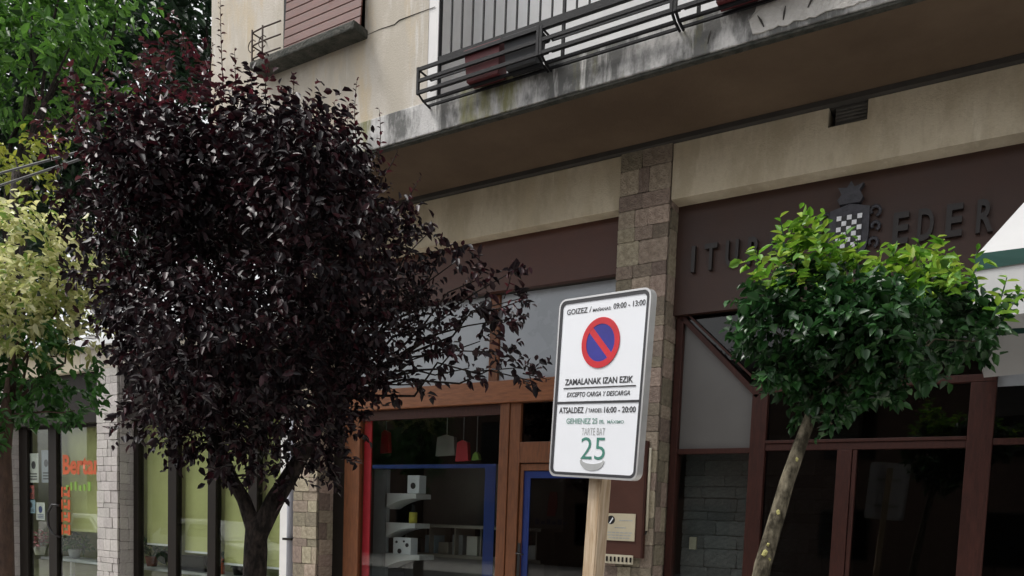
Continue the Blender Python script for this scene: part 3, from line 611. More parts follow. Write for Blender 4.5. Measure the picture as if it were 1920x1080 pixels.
YL = 0.20
lt = thing('shop_lettering', 'dark iron capitals on the brown board either side of the crest', 'lettering', (-1.4, YL, 3.94))
def letters(s, xs, h, zb):
    for ch, x in zip(s, xs):
        me = text_mesh(ch, width=(0.035 if ch == 'I' else 0.115), height=h, extrude=0.2, bold=0.025)
        co = np.empty(len(me.vertices) * 3); me.vertices.foreach_get('co', co); co = co.reshape(-1, 3); co[:, 1] = np.where(co[:, 1] > co[:, 1].mean(), 0.0, -0.04)
        me.vertices.foreach_set('co', co.ravel()); me.materials.append(MATS['letter_iron'])
        o = bpy.data.objects.new('letter', me); C.objects.link(o); o.parent = lt; o.location = Vector((x, YL - 0.001, zb)) - Vector(lt.location)
xs1 = [PX(x, 490, YL) for x in (1302, 1335, 1373, 1416)]; dx = (xs1[3] - xs1[0]) / 3
letters('ITURRI', [xs1[0], xs1[0] + dx * 0.88, xs1[0] + dx * 1.92, xs1[0] + dx * 2.98, xs1[0] + dx * 4.0, xs1[0] + dx * 4.85], 0.235, 3.945)
letters('EDER', [PX(1690, 430, YL), PX(1737, 420, YL), PX(1790, 415, YL), PX(1848, 405, YL)], 0.25, 3.94)
# coat of arms
cr = thing('coat_of_arms', 'dark metal heraldic crest with a white chequered shield on the brown board', 'crest', (-1.39, YL, 3.86))
cx, cz0, cz1 = -1.395, 3.84, 4.28; hw = 0.155
sh_ = [(cx - hw, cz1), (cx - hw * .5, cz1 + .02), (cx, cz1 + .04), (cx + hw * .5, cz1 + .02), (cx + hw, cz1), (cx + hw * 1.02, 4.05)]
sh_ += [(cx + hw * math.cos(a) * 1.0, 4.02 + 0.19 * math.sin(a)) for a in np.linspace(0, -math.pi, 13)] + [(cx - hw * 1.02, 4.05)]
prism('shield', sh_, YL - 0.05, YL, 'crest_metal', cr)
prism('shield_face', [(cx + (x - cx) * .62, 4.08 + (z - 4.08) * .62) for x, z in sh_], YL - 0.062, YL - 0.0505, 'black', cr)
tw = 0.036
for r_ in range(7):
    for c_ in range(5):
        if (r_ + c_) % 2 == 0 and not (r_ == 6 and c_ in (0, 4)):
            x = cx + (c_ - 2) * tw * 1.12 + 0.005; z = 4.205 - r_ * tw * 1.25
            box('chequer_tile', (x - tw / 2, x + tw / 2, YL - 0.070, YL - 0.0625, z - tw / 2, z + tw / 2), 'sign_white', cr)
for s in (-1, 1):
    for k, (ox, oz, rr) in enumerate(((0.19, 4.24, 0.05), (0.20, 4.12, 0.04), (0.19, 3.99, 0.045), (0.12, 3.86, 0.045))):
        tube_obj('scroll', [(cx + s * (ox + rr * math.cos(a) * (1 - .06 * i)), YL - 0.025, oz + rr * math.sin(a) * (1 - .06 * i)) for i, a in enumerate(np.linspace(-1.2, 4.0, 9))], 0.015, 'crest_metal', cr, 6)
bm = bmesh.new(); poly(bm, [(cx - .08, 4.32), (cx + .08, 4.32), (cx + .1, 4.36), (cx + .07, 4.42), (cx + .1, 4.47), (cx + .03, 4.45), (cx, 4.5), (cx - .03, 4.45), (cx - .1, 4.46), (cx - .07, 4.4), (cx - .1, 4.36)], YL - 0.06, YL); bm_obj('helmet', bm, 'crest_metal', cr)

# planters in the flower rack
def planter(x0, x1, m, label):
    t = thing('planter_box', label, 'planter', ((x0 + x1) / 2, yf + 0.1, zrb - 0.028))
    bm = bmesh.new(); z0, z1 = zrb - 0.028, zrt + 0.03
    a = [bm.verts.new(p) for p in ((x0 + .02, yf + .03, z0), (x1 - .02, yf + .03, z0), (x1 - .02, yf + .15, z0), (x0 + .02, yf + .15, z0))]
    b = [bm.verts.new(p) for p in ((x0, yf + .014, z1), (x1, yf + .014, z1), (x1, yf + .165, z1), (x0, yf + .165, z1))]
    c = [bm.verts.new(p) for p in ((x0 + .01, yf + .024, z1), (x1 - .01, yf + .024, z1), (x1 - .01, yf + .155, z1), (x0 + .01, yf + .155, z1))]
    e = [bm.verts.new(v.co - Vector((0, 0, .03))) for v in c]
    bm.faces.new(a[::-1]); bm.faces.new(e)
    for P, Q in ((a, b), (b, c), (c, e)):
        for i in range(4): bm.faces.new((P[i], P[(i + 1) % 4], Q[(i + 1) % 4], Q[i]))
    bm_obj('tub', bm, m, t); boxes('tub_rim', [(x0 - .006, x1 + .006, yf + .011, yf + .0135, z1 - .03, z1 + .004)], m, t)
planter(PX(868, 130, yf), PX(938, 110, yf) - 0.02, 'planter_red', 'dark red plastic planter box in the iron balcony rack')
planter(PX(938, 110, yf) + 0.02, PX(1004, 90, yf), 'planter_grey', 'charcoal grey planter box in the balcony rack beside the red planter')
planter(PX(1335, 5, yf), PX(1335, 5, yf) + 0.6, 'planter_red', 'dark red planter box in the rack above the broken plaster')

# ================================================================ window displays
def disp(px0, px1, py0, py1, Y, m, name, label, cat, depth=0.02, group=None, bev=0.0):
    x0, x1, z0, z1 = rect(px0, px1, py0, py1, Y); return tag(box(name, (x0, x1, Y, Y + depth, z0, z1), m, None, bev), label, cat, group)
x0, x1, z0, z1 = rect(683, 695, 790, 1080, 0.33)
tag(box('red_banner', (x0, x1 + 0.01, 0.31, 0.33, 0.6, z1), 'red_strip'), 'tall narrow red banner inside the orange timber shop window', 'banner')
x0, x1, z0, z1 = rect(908, 928, 870, 1080, 0.33)
bt = tag(boxes('blue_tape', [(x0, x1, 0.315, 0.325, 0.6, z1), (PX(700, 870, 0.33), x0, 0.315, 0.325, z1 - 0.045, z1)], 'blue_strip'), 'blue tape framing the display in the orange timber window', 'tape')
YD = 0.75
sp = thing('display_stand', 'grey upright display stand with white bracket shelves in orange timber window', 'stand', (PX(712, 1000, YD), YD, 0.0))
x0, x1, z0, z1 = rect(700, 724, 880, 1080, YD)
box('upright', (x0, x1, YD, YD + 0.06, 0.011, z1), 'steel_grey', sp)
for px0, px1, py in ((722, 780, 930), (722, 778, 986), (718, 786, 1046)):
    xa, xb, zt = PX(px0, py, YD), PX(px1, py, YD), PZ(px1, py, YD); hh = 0.17
    pts = [(xa, zt + 0.03), (xb, zt + 0.03), (xb, zt - 0.03)] + [(xb + (xa - xb) * t, zt - 0.03 - (hh - 0.03) * t ** 2.2) for t in np.linspace(0.12, 1, 9)]
    prism('bracket_shelf', pts, YD, YD + 0.3, 'white_paint', sp)
def carton(px0, px1, py0, py1, m, label, spot):
    x0, x1, z0, z1 = rect(px0, px1, py0, py1, YD); t = tag(box('carton', (x0, x1, YD + 0.02, YD + 0.16, z0 + 0.002, z1), m, None, 0.004), label, 'box')
    for (u, v, r) in spot: 
        bm = bmesh.new(); poly(bm, circ(r, x0 + (x1 - x0) * u, z0 + (z1 - z0) * v, 14), YD + 0.014, YD + 0.0195); bm_obj('print_spot', bm, 'sign_ink', t)
carton(762, 784, 891, 925, 'sign_white', 'white carton with one dark round print on the topmost bracket shelf', [(0.5, 0.42, 0.04)])
carton(735, 768, 1008, 1042, 'sign_white', 'white carton with several dark spots on the lowest bracket shelf', [(0.2, 0.75, 0.018), (0.38, 0.25, 0.032), (0.8, 0.6, 0.026), (0.62, 0.8, 0.014)])
x0, x1, z0, z1 = rect(761, 773, 955, 982, YD)
bt_ = thing('bottle', 'small bottle with a yellow label on the middle bracket shelf', 'bottle', ((x0 + x1) / 2, YD + 0.08, z0))
c = ((x0 + x1) / 2, YD + 0.08); r = (x1 - x0) / 2
tube_obj('bottle_body', [(c[0], c[1], z0 + .003), (c[0], c[1], z0 + (z1 - z0) * .8)], r, 'yellow_label', bt_, 12)
tube_obj('bottle_neck', [(c[0], c[1], z0 + (z1 - z0) * .8), (c[0], c[1], z0 + (z1 - z0) * .9), (c[0], c[1], z1 + 0.06)], [r, r * .45, r * .4], 'black', bt_, 12)
# counter and shelves deeper in the shop
YC = 1.5
ct = thing('shop_counter', 'long grey brown shop counter with shelves seen through the orange timber window', 'counter', (-5.7, YC, 0.01))
zc = PZ(850, 990, YC); zd = PZ(850, 1046, YC)
boxes('counter_top', [(-7.3, -5.0, YC - 0.05, YC + 0.5, zc, zc + 0.04)], 'counter', ct); boxes('lower_shelf', [(-7.3, -5.0, YC - 0.03, YC + 0.5, zd, zd + 0.04)], 'counter', ct)
box('fill_panel', (-7.3, -5.0, YC + 0.5, YC + 0.53, zc + 0.042, 2.35), 'room_mid', ct)  # grey panel added to brighten the display, standing in for reflections too
boxes('counter_front', [(-7.28, -5.02, YC + 0.1, YC + 0.45, 0.01, zd)], 'room_mid', ct)
for k in range(6): box('divider', (-7.2 + k * 0.42, -7.18 + k * 0.42, YC, YC + 0.45, zd + 0.04, zc), 'counter', ct)
STK = ['brown', 'blue', 'tan', 'grey', 'pale', 'dark', 'green', 'red', 'white']
STM = ['room_dark', 'paper_blue', 'counter', 'steel_grey', 'paper', 'black', 'green_ink', 'paper_red', 'white_paint']
for k in range(9): tag(box('stock_box', (-7.15 + k * 0.235, -6.98 + k * 0.235, YC + 0.08, YC + 0.3, zd + 0.042, zd + 0.042 + rnd.uniform(0.12, 0.3)), STM[k], None, 0.004), STK[k] + ' stock box standing on the lower counter shelf in the orange timber shop', 'box', 'stock boxes on the counter shelf')
for k, (px, py, w, h, m, lab) in enumerate(((721, 828, 16, 44, 'red_strip', 'small red garment hanging at the top of the orange timber window beside the red banner'), (866, 845, 24, 40, 'red_strip', 'red bag hanging high in the orange timber window near the blue tape'), (835, 835, 36, 40, 'room_mid', 'beige bag hanging between the two red things in the orange timber window'), (891, 855, 14, 16, 'green_ink', 'little green tag hanging beside the red bag'))):
    Y = 0.8; x0, x1, z0, z1 = rect(px - w / 2, px + w / 2, py - h / 2, py + h / 2, Y)
    t = thing('hanging_bag', lab, 'bag', ((x0 + x1) / 2, Y, z0))
    prism('bag_body', [(x0, z0), (x1, z0 + .01), (x1 - .02, z1 - .03), ((x0 + x1) / 2, z1), (x0 + .02, z1 - .03)], Y, Y + 0.06, m, t)
    tube_obj('bag_string', [((x0 + x1) / 2, Y + 0.03, z1 - 0.01), ((x0 + x1) / 2, Y + 0.03, 2.9)], 0.006, 'steel_grey', t, 5)
rl = tag(tube_obj('hanging_rail', [(-7.4, 0.83, 2.9), (-4.95, 0.83, 2.9)], 0.012, 'steel_grey'), 'metal hanging rail across the top of the orange timber window', 'rail')
Y = 0.55; x0, x1, z0, z1 = rect(1026, 1044, 922, 968, Y)
ds = thing('door_sticker', 'red bottle shaped sign with blue lettering behind the taped glass door', 'sign', ((x0 + x1) / 2, Y, z0))
prism('red_shape', [(x0, z0), (x1 - .02, z0), (x1, z0 + .12), (x1 - .01, z1), (x0 + .03, z1), (x0 + .01, z0 + .15)], Y, Y + 0.02, 'red_strip', ds)
boxes('blue_line', [((x0 + x1) / 2 - 0.2 + q * 0.07, (x0 + x1) / 2 - 0.15 + q * 0.07, Y - 0.003, Y, z0 - 0.09, z0 - 0.09 + (0.035 if q % 2 else 0.06)) for q in range(6)], 'blue_strip', ds)

# green shop: lettering on the glass, posters, plants
gl = thing('glass_lettering', 'orange brush lettering on the green shop door glass beside the pale stone pillar', 'lettering', (PX(150, 870, YS - 0.01), YS - 0.01, PZ(150, 890, YS)))
x0, x1, z0, z1 = rect(117, 188, 852, 890, YS - 0.01)
text_obj('orange_word', 'Bertan', ((x0 + x1) / 2, YS - 0.006, z0), 'orange_ink', gl, width=(x1 - x0), height=(z1 - z0), bold=0.035)
[box('green_line', q_, 'green_ink', gl) for q_ in [(x0 + 0.1 + q * 0.13, x0 + 0.1 + q * 0.13 + rnd.uniform(.05, .1), YS - 0.008, YS - 0.004, z0 - 0.26, z0 - 0.26 + rnd.uniform(.07, .15)) for q in range(6)]]
x0, x1, z0, z1 = rect(115, 136, 913, 974, YS - 0.01)
bm = bmesh.new()
for k in range(4):
    zz = z1 - k * 0.21; bx(bm, x0, x0 + 0.04, YS - 0.008, YS - 0.004, zz - 0.17, zz); bx(bm, x0 + 0.07, x0 + 0.14, YS - 0.008, YS - 0.004, zz - 0.05, zz); bx(bm, x0 + 0.07, x0 + 0.2, YS - 0.008, YS - 0.004, zz - 0.15, zz - 0.1); bx(bm, x0 + 0.19, x0 + 0.26, YS - 0.008, YS - 0.004, zz - 0.17, zz)
bm_obj('orange_block', bm, 'orange_ink', gl)
def poster(px0, px1, py0, py1, m, label, ink='sign_ink'):
    x0, x1, z0, z1 = rect(px0, px1, py0, py1, YS + 0.012); t = tag(box('poster', (x0, x1, YS + 0.012, YS + 0.016, z0, z1), m), label, 'poster'); w, h = x1 - x0, z1 - z0
    bm = bmesh.new(); poly(bm, circ(min(w, h) * .22, x0 + w * .5, z0 + h * .6, 14), YS + 0.0095, YS + 0.0115)
    for q in range(3): bx(bm, x0 + w * .15, x0 + w * .85, YS + 0.0095, YS + 0.0115, z0 + h * (.1 + q * .09), z0 + h * (.14 + q * .09))
    bm_obj('print', bm, ink, t); return t
poster(54, 72, 850, 905, 'paper', 'pale poster with a round print on the shop door glass')
poster(78, 95, 844, 905, 'steel_grey', 'dark framed poster on the shop door glass beside the door post')
poster(52, 64, 910, 935, 'paper_red', 'small faded red notice under the pale poster')
poster(50, 66, 937, 962, 'paper_blue', 'pale blue notice beneath the faded red notice'); poster(68, 84, 942, 975, 'paper', 'white leaflet beside the pale blue notice on the door glass', 'blue_strip')

# ================================================================ foliage
def leaves_mesh(name, P, D, S, U, L, W, fold=0.25, droop=0.2):
    n = len(P); L = L[:, None]; W = W[:, None]
    b = P; t = P + D * L - U * L * droop
    l1 = P + D * L * .32 + S * W * .5 + U * W * fold; l2 = P + D * L * .68 + S * W * .40 + U * W * fold * .8 - U * L * droop * .4
    r1 = P + D * L * .32 - S * W * .5 + U * W * fold; r2 = P + D * L * .68 - S * W * .40 + U * W * fold * .8 - U * L * droop * .4
    V = np.stack([b, l1, l2, t, r2, r1], 1).reshape(-1, 3)
    me = bpy.data.meshes.new(name); me.vertices.add(len(V)); me.vertices.foreach_set('co', V.ravel())
    idx = (np.arange(n) * 6)[:, None]; Fc = np.concatenate([idx + np.array([0, 1, 2, 3]), idx + np.array([0, 3, 4, 5])], 1).ravel()
    me.loops.add(len(Fc)); me.loops.foreach_set('vertex_index', Fc)
    me.polygons.add(2 * n); me.polygons.foreach_set('loop_start', np.arange(2 * n) * 4); me.polygons.foreach_set('loop_total', np.full(2 * n, 4))
    me.update(); me.validate(); return me
def unit(v): return v / (np.linalg.norm(v, axis=1, keepdims=True) + 1e-9)
def twig_leaves(starts, dirs, lens, k, size, ratio=0.5, spread=0.9, droop_dir=0.25):
    n = len(starts); t = (np.arange(k) + rng.random((n, k))) / k
    P = starts[:, None, :] + dirs[:, None, :] * (lens[:, None] * t)[..., None]; P = P.reshape(-1, 3)
    A = np.repeat(dirs, k, 0); R = unit(rng.normal(size=A.shape)); R = unit(R - A * (R * A).sum(1, keepdims=True))
    D = unit(A * 0.55 + R * spread + np.array([0, 0, -droop_dir]) + rng.normal(size=A.shape) * .15)
    up = unit(np.array([0, 0, 1.0]) + rng.normal(size=A.shape) * 0.55); S = unit(np.cross(D, up)); U = np.cross(S, D)
    sz = size * rng.uniform(0.6, 1.25, len(P)); return P, D, S, U, sz, sz * ratio * rng.uniform(.85, 1.15, len(P))
def crown(blobs, center, dens, size, k=9, tl=(0.1, 0.3), ratio=0.5, shell=0.45, up=0.3):
    st, di = [], []
    for c, r in blobs:
        c = np.array(c); n = max(4, int(dens * r ** 2.2)); v = unit(rng.normal(size=(n, 3))); rad = r * (shell + (1 - shell) * rng.random(n)) 
        p = c + v * (rad * 0.9)[:, None]; o = unit(p - center) * .6 + v * .5 + rng.normal(size=(n, 3)) * .35 + np.array([0, 0, up]); st.append(p); di.append(unit(o))
    st, di = np.concatenate(st), np.concatenate(di); return twig_leaves(st, di, rng.uniform(tl[0], tl[1], len(st)), k, size, ratio)
def limb_mesh(bm, a, b, r0, r1, wob=0.08, n=7, seg=5):
    a, b = Vector(a), Vector(b); L = (b - a).length; pts = []
    for i in range(seg + 1):
        t = i / seg; p = a.lerp(b, t) + Vector([rnd.uniform(-1, 1) for _ in range(3)]) * L * wob * math.sin(math.pi * t); p.z += L * .06 * math.sin(math.pi * t); pts.append(p)
    tube(bm, pts, [r0 + (r1 - r0) * i / seg for i in range(seg + 1)], n); return pts
def shoot(tree, basep, tip, leafm, stem_m, size, n, name='shoot', ratio=0.45):
    basep, tip = np.array(basep), np.array(tip); d = tip - basep; L = np.linalg.norm(d); dn = d / L
    bm = bmesh.new(); bend = np.array([rnd.uniform(-.04, .04), rnd.uniform(-.04, .04), 0]) * L
    pts = [basep + d * t + bend * math.sin(math.pi * t) for t in (0, .25, .5, .75, 1)]; tube(bm, pts, [0.006, 0.005, 0.004, 0.003, 0.002], 4)
    o = bm_obj(name, bm, stem_m, tree)
    t = np.linspace(0.12, 1, n); P = basep + d * t[:, None] + bend * np.sin(np.pi * t)[:, None]; a = np.arange(n) * 2.4
    q = np.array([1.0, 0, 0]) - dn * dn[0]; q /= np.linalg.norm(q); q2 = np.cross(dn, q)
    D = unit((q * np.cos(a)[:, None] + q2 * np.sin(a)[:, None]) + dn * .55 + rng.normal(size=(n, 3)) * .15); S = unit(np.cross(D, unit(np.array([0, 0, 1.0]) + rng.normal(size=(n, 3)) * .2))); U = np.cross(S, D)
    sz = size * (1.1 - 0.6 * t) * rng.uniform(.8, 1.2, n)
    me = leaves_mesh('shoot_leaves', P, D, S, U, sz, sz * ratio); put('shoot_leaves', me, leafm, o)
def crown_obj(tree, name, data, m, fold=.25, droop=.2):
    me = leaves_mesh(name, *data, fold=fold, droop=droop); o = put(name, me, m, tree); o['kind'] = 'stuff'; return o

# ---- purple plum tree
ZP = 6.0
def pb(lst, z, depth, sc_=1.0):
    out = []; s = F / z
    for px, py, r in lst:
        n = max(1, int(round(r / 45)))
        for k in range(n): out.append((atd(px, py, z + (rnd.uniform(-1, 1) if n > 1 else rnd.uniform(-.4, .4)) * depth * min(1.0, r / 110)), r / s * sc_ * (0.9 if n > 1 else 1)))
    return out
foot = onY(486, 1080, -3.05); foot[2] = 0.0
fork = atd(480, 975, ZP)
foot = np.array([fork[0], fork[1], 0.0])
pt = thing('purple_plum_tree', 'dark purple leaved plum tree with forked dark trunk in front of shopfronts', 'tree', tuple(foot))
bm = bmesh.new()
la, lb = atd(436, 900, ZP - .05), atd(370, 740, ZP - .1); ra, rb = atd(545, 890, ZP + .1), atd(610, 760, ZP + .2)
tube(bm, [foot, foot + [0.0, 0, .12], foot + [0.012, 0, .6], foot + [-.008, 0, 1.1], fork - [0, 0, .22], fork + [0, 0, -.02], fork + [0.01, 0, .03]], [0.15, .112, 0.095, 0.088, .088, .075, .03], 16)
tube(bm, [fork + [0.02, 0, -.30], fork + [-.01, 0, -.10], atd(458, 938, ZP), la, atd(405, 820, ZP), lb], [.05, 0.062, 0.055, 0.048, .042, .03], 12)
tube(bm, [fork + [-.01, 0, -.30], fork + [0.03, 0, -.10], atd(514, 940, ZP), ra, atd(580, 830, ZP), rb], [.05, 0.075, 0.072, 0.066, .052, .036], 12)
tr = bm_obj('trunk', bm, 'bark_dark', pt)
rm = tr.modifiers.new('fuse', 'REMESH'); rm.mode = 'VOXEL'; rm.voxel_size = 0.014; rm.use_smooth_shade = True
sm = tr.modifiers.new('smooth', 'SMOOTH'); sm.iterations = 6; sm.factor = 0.5
bm = bmesh.new()
PB = [(300, 330, 120), (480, 270, 85), (560, 330, 120), (650, 340, 75), (430, 420, 175), (260, 450, 110), (600, 470, 145), (710, 430, 70), (255, 600, 70), (350, 630, 130), (520, 630, 140), (640, 620, 100), (735, 560, 75), (800, 575, 45), (310, 720, 75), (430, 740, 105), (560, 740, 95), (600, 815, 50), (480, 830, 65), (395, 805, 65), (860, 585, 38), (690, 690, 45), (170, 410, 55), (200, 520, 55), (760, 480, 40), (270, 780, 40), (480, 350, 120), (385, 845, 36), (450, 870, 30), (565, 845, 40), (615, 865, 26), (330, 805, 38), (520, 800, 60), (650, 760, 36)]
PT = [(190, 250, 70), (140, 320, 50), (330, 200, 85), (355, 110, 36), (640, 260, 40), (560, 210, 40), (230, 170, 40), (115, 260, 30), (300, 130, 35), (440, 200, 40), (500, 190, 36), (390, 160, 40), (270, 240, 60), (420, 260, 60)]
PBs = [(905, 575, 28), (945, 600, 26), (935, 660, 26), (900, 640, 22), (965, 690, 22), (1000, 715, 18), (880, 690, 24), (820, 660, 34), (770, 650, 40), (740, 720, 28), (790, 720, 22), (690, 745, 30), (855, 490, 22), (905, 520, 20), (960, 510, 12), (800, 440, 25), (830, 470, 20), (975, 560, 14), (620, 860, 30), (670, 790, 20), (540, 890, 25), (420, 880, 26), (350, 835, 26)]
ctr = atd(440, 520, ZP)
Bl = pb(PB, ZP, 1.15); Bs = [(atd(a, b, ZP + rnd.uniform(-.25, .1)), c / (F / ZP)) for a, b, c in PBs]
for i, (c, r) in enumerate(Bl):
    if i % 3 == 0: limb_mesh(bm, lb if c[0] < ctr[0] else rb, c, .024, .006, .1, 6)
for c, r in Bs: limb_mesh(bm, rb if c[0] > rb[0] - .3 else lb, c, .014, .004, .08, 5)
bm_obj('limbs', bm, 'bark_dark', pt)
dA = crown(Bl, ctr, 680, 0.064, 9, (.10, .26), .52, shell=.3); dB = crown(Bs, ctr, 900, 0.075, 7, (.06, .2), .5)
crown_obj(pt, 'crown', [np.concatenate(q) for q in zip(dA, dB)], 'purple_leaf')
crown_obj(pt, 'upper_crown', crown(pb(PT, ZP, .7), ctr, 190, 0.066, 9, (.12, .32), .5, shell=.3, up=.6), 'purple_new_leaf')
for (x0, y0, x1, y1) in ((420, 190, 413, 0), (445, 200, 440, 90), (500, 200, 505, 120), (545, 240, 552, 140), (592, 270, 596, 180), (628, 280, 627, 190), (672, 290, 670, 145), (710, 300, 711, 205), (655, 290, 652, 215), (390, 150, 398, 80), (350, 110, 340, 55), (320, 130, 316, 70), (270, 180, 262, 115), (200, 210, 196, 140), (150, 260, 142, 170), (475, 190, 470, 130), (95, 300, 78, 225), (880, 540, 905, 465), (945, 560, 962, 490), (980, 700, 1030, 712), (930, 580, 985, 560), (760, 380, 790, 330), (720, 330, 745, 285)):
    zz = ZP + rnd.uniform(-.4, .4); shoot(pt, atd(x0, y0, zz), atd(x1, y1, zz), 'purple_new_leaf', 'bark_dark', 0.058, max(8, int(math.hypot(x1 - x0, y1 - y0) / 7)))

# ---- small green street tree on the right
ZG = 3.9
gk = atd(1510, 812, ZG); gfoot = np.array([atd(1430, 1060, ZG)[0] - 0.16, atd(1430, 1060, ZG)[1], 0.0])
gt = thing('small_green_tree', 'small bushy green tree with slim leaning lichened trunk before the brown shopfront', 'tree', tuple(gfoot))
bm = bmesh.new(); gp = [gfoot, gfoot * .5 + atd(1430, 1060, ZG) * .5, atd(1430, 1060, ZG), atd(1452, 985, ZG), atd(1475, 905, ZG), atd(1498, 840, ZG), atd(1520, 780, ZG), atd(1530, 730, ZG)]
tube(bm, gp, [.056, .047, .042, .039, .036, .034, .029, .022], 12); bm_obj('trunk', bm, 'bark_grey', gt)
for (px, py, r) in ((1434, 1037, .012), (1459, 960, .009), (1494, 862, .006), (1443, 1048, .005), (1440, 1022, .006)):
    c = atd(px, py, ZG - .045); bm = bmesh.new(); bmesh.ops.create_icosphere(bm, subdivisions=1, radius=r); 
    for v in bm.verts: v.co = Vector((v.co.x * 1.2, v.co.y * .6, v.co.z * 1.7)) + Vector(c) + Vector([rnd.uniform(-.003, .003) for _ in range(3)])
    bm_obj('lichen_spot', bm, 'lichen', gt)
GB = [(1440, 610, 58), (1500, 560, 60), (1560, 610, 80), (1650, 610, 85), (1730, 620, 75), (1800, 620, 55), (1850, 600, 30), (1480, 680, 55), (1560, 700, 55), (1690, 690, 50), (1760, 680, 40), (1420, 570, 30), (1410, 640, 30), (1600, 550, 50), (1700, 560, 50), (1780, 570, 40), (1620, 690, 60), (1830, 640, 36), (1460, 715, 40), (1525, 745, 40), (1600, 735, 42), (1660, 715, 40)]
GS = [(1400, 610, 18), (1545, 760, 28), (1515, 730, 34), (1580, 760, 26), (1870, 600, 16), (1890, 575, 14), (1740, 725, 18), (1560, 795, 16)]
gc = atd(1630, 640, ZG); Gl = pb(GB, ZG, .5); Gs = [(atd(a, b, ZG + rnd.uniform(-.15, .15)), c / (F / ZG)) for a, b, c in GS]
bm = bmesh.new()
for i, (c, r) in enumerate(Gl + Gs):
    if i % 4 == 0: limb_mesh(bm, atd(1525, 755, ZG), c, .011, .003, .1, 6)
bm_obj('limbs', bm, 'bark_grey', gt)
dA = crown(Gl, gc, 2300, 0.058, 8, (.04, .12), .58, shell=.3); dB = crown(Gs, gc, 3500, 0.048, 6, (.03, .1), .55)
crown_obj(gt, 'crown', [np.concatenate(q) for q in zip(dA, dB)], 'green_leaf')
top = [(atd(a, b, ZG + rnd.uniform(-.3, .2)), c / (F / ZG)) for a, b, c in ((1480, 480, 40), (1520, 460, 34), (1550, 500, 40), (1600, 510, 32), (1440, 510, 24), (1700, 520, 34), (1740, 510, 30), (1650, 530, 30), (1800, 540, 30), (1490, 530, 40), (1560, 550, 40), (1700, 570, 36), (1760, 560, 34), (1620, 580, 30))]
crown_obj(gt, 'new_growth', crown(top, gc, 1700, 0.066, 6, (.05, .16), .45, up=.9), 'bright_leaf')
for (x0, y0, x1, y1) in ((1470, 480, 1462, 408), (1500, 470, 1500, 415), (1525, 460, 1532, 405), (1560, 500, 1548, 440), (1610, 520, 1608, 450), (1655, 530, 1650, 470), (1690, 540, 1668, 455), (1735, 520, 1722, 455), (1745, 520, 1757, 445), (1790, 560, 1782, 480), (1822, 600, 1832, 470), (1860, 600, 1888, 520), (1870, 610, 1915, 540), (1420, 560, 1418, 490), (1560, 500, 1570, 455), (1590, 510, 1585, 470)):
    zz = ZG + rnd.uniform(-.25, .2); shoot(gt, atd(x0, y0, zz), atd(x1, y1, zz), 'bright_leaf', 'green_leaf', 0.095, max(7, int(math.hypot(x1 - x0, y1 - y0) / 8)), ratio=.42)

# ---- variegated maple on the left
ZV = 8.0
vk = atd(5, 850, ZV); vfoot = np.array([vk[0], vk[1], 0.0])
vt = thing('variegated_maple', 'pale cream and green variegated street maple before the low green shop', 'tree', tuple(vfoot))
bm = bmesh.new(); tube(bm, [vfoot, vfoot + [.01, 0, .9], vfoot + [0, 0, 1.7], vk, atd(15, 760, ZV), atd(30, 640, ZV)], [.10, .088, .085, .075, .06, .03], 12); bm_obj('trunk', bm, 'bark_brown', vt)
VB = [(60, 470, 60), (120, 520, 62), (40, 570, 75), (150, 590, 55), (-60, 520, 95), (90, 610, 50), (120, 440, 34), (30, 430, 40), (-20, 620, 60), (180, 560, 30), (170, 630, 26), (60, 640, 40), (-110, 600, 80), (100, 410, 20)]
VG = [(40, 700, 55), (115, 730, 50), (10, 770, 45), (-50, 740, 75), (155, 700, 25), (80, 660, 40), (70, 780, 30), (-10, 820, 25), (-110, 720, 70), (140, 770, 20), (25, 660, 45)]
vc = atd(40, 620, ZV); Vl = pb(VB, ZV, .9); Vg = pb(VG, ZV, .9)
bm = bmesh.new()
for i, (c, r) in enumerate(Vl + Vg):
    if i % 4 == 0: limb_mesh(bm, atd(15, 780, ZV), c, .018, .004, .1, 6)
bm_obj('limbs', bm, 'bark_brown', vt)
crown_obj(vt, 'variegated_crown', crown(Vl, vc, 380, 0.105, 8, (.1, .28), .45), 'variegated_leaf')
crown_obj(vt, 'green_lower_crown', crown(Vg, vc, 460, 0.10, 8, (.1, .28), .5), 'maple_leaf')

# ---- trees beyond the low shop
def far_tree(name, label, blobs, z, depth, m, size, dens, trunk_px, group='trees beyond the low shop'):
    s = F / z; B = pb(blobs, z, depth); c = np.mean([b[0] for b in B], 0); base = atd(trunk_px, 900, z); base[2] = 0
    t = thing(name, label, 'tree', tuple(base), group); bm = bmesh.new()
    tube(bm, [base, base * [1, 1, 0] + [0, 0, c[2] * .5], c], [.28, .22, .1], 10); bm_obj('trunk', bm, 'bark_dark', t)
    bm = bmesh.new()
    for i, (b, r) in enumerate(B):
        if i % 3 == 0: limb_mesh(bm, base * [1, 1, 0] + [0, 0, c[2] * .6], b, .08, .02, .08, 6)
    bm_obj('limbs', bm, 'bark_dark', t)
    crown_obj(t, 'crown', crown(B, c, dens, size, 9, (size, size * 3), .42), m); return t
far_tree('leafy_tree', 'bright green leafy tree rising over the low shop roof', [(60, 30, 80), (130, 90, 70), (40, 110, 80), (-60, 60, 110), (160, 170, 45), (200, 60, 45), (100, 180, 50), (30, 200, 55), (220, 20, 50), (-80, 180, 90), (120, -40, 90)], 20.0, 2.2, 'far_leaf', 0.27, 34, 20)
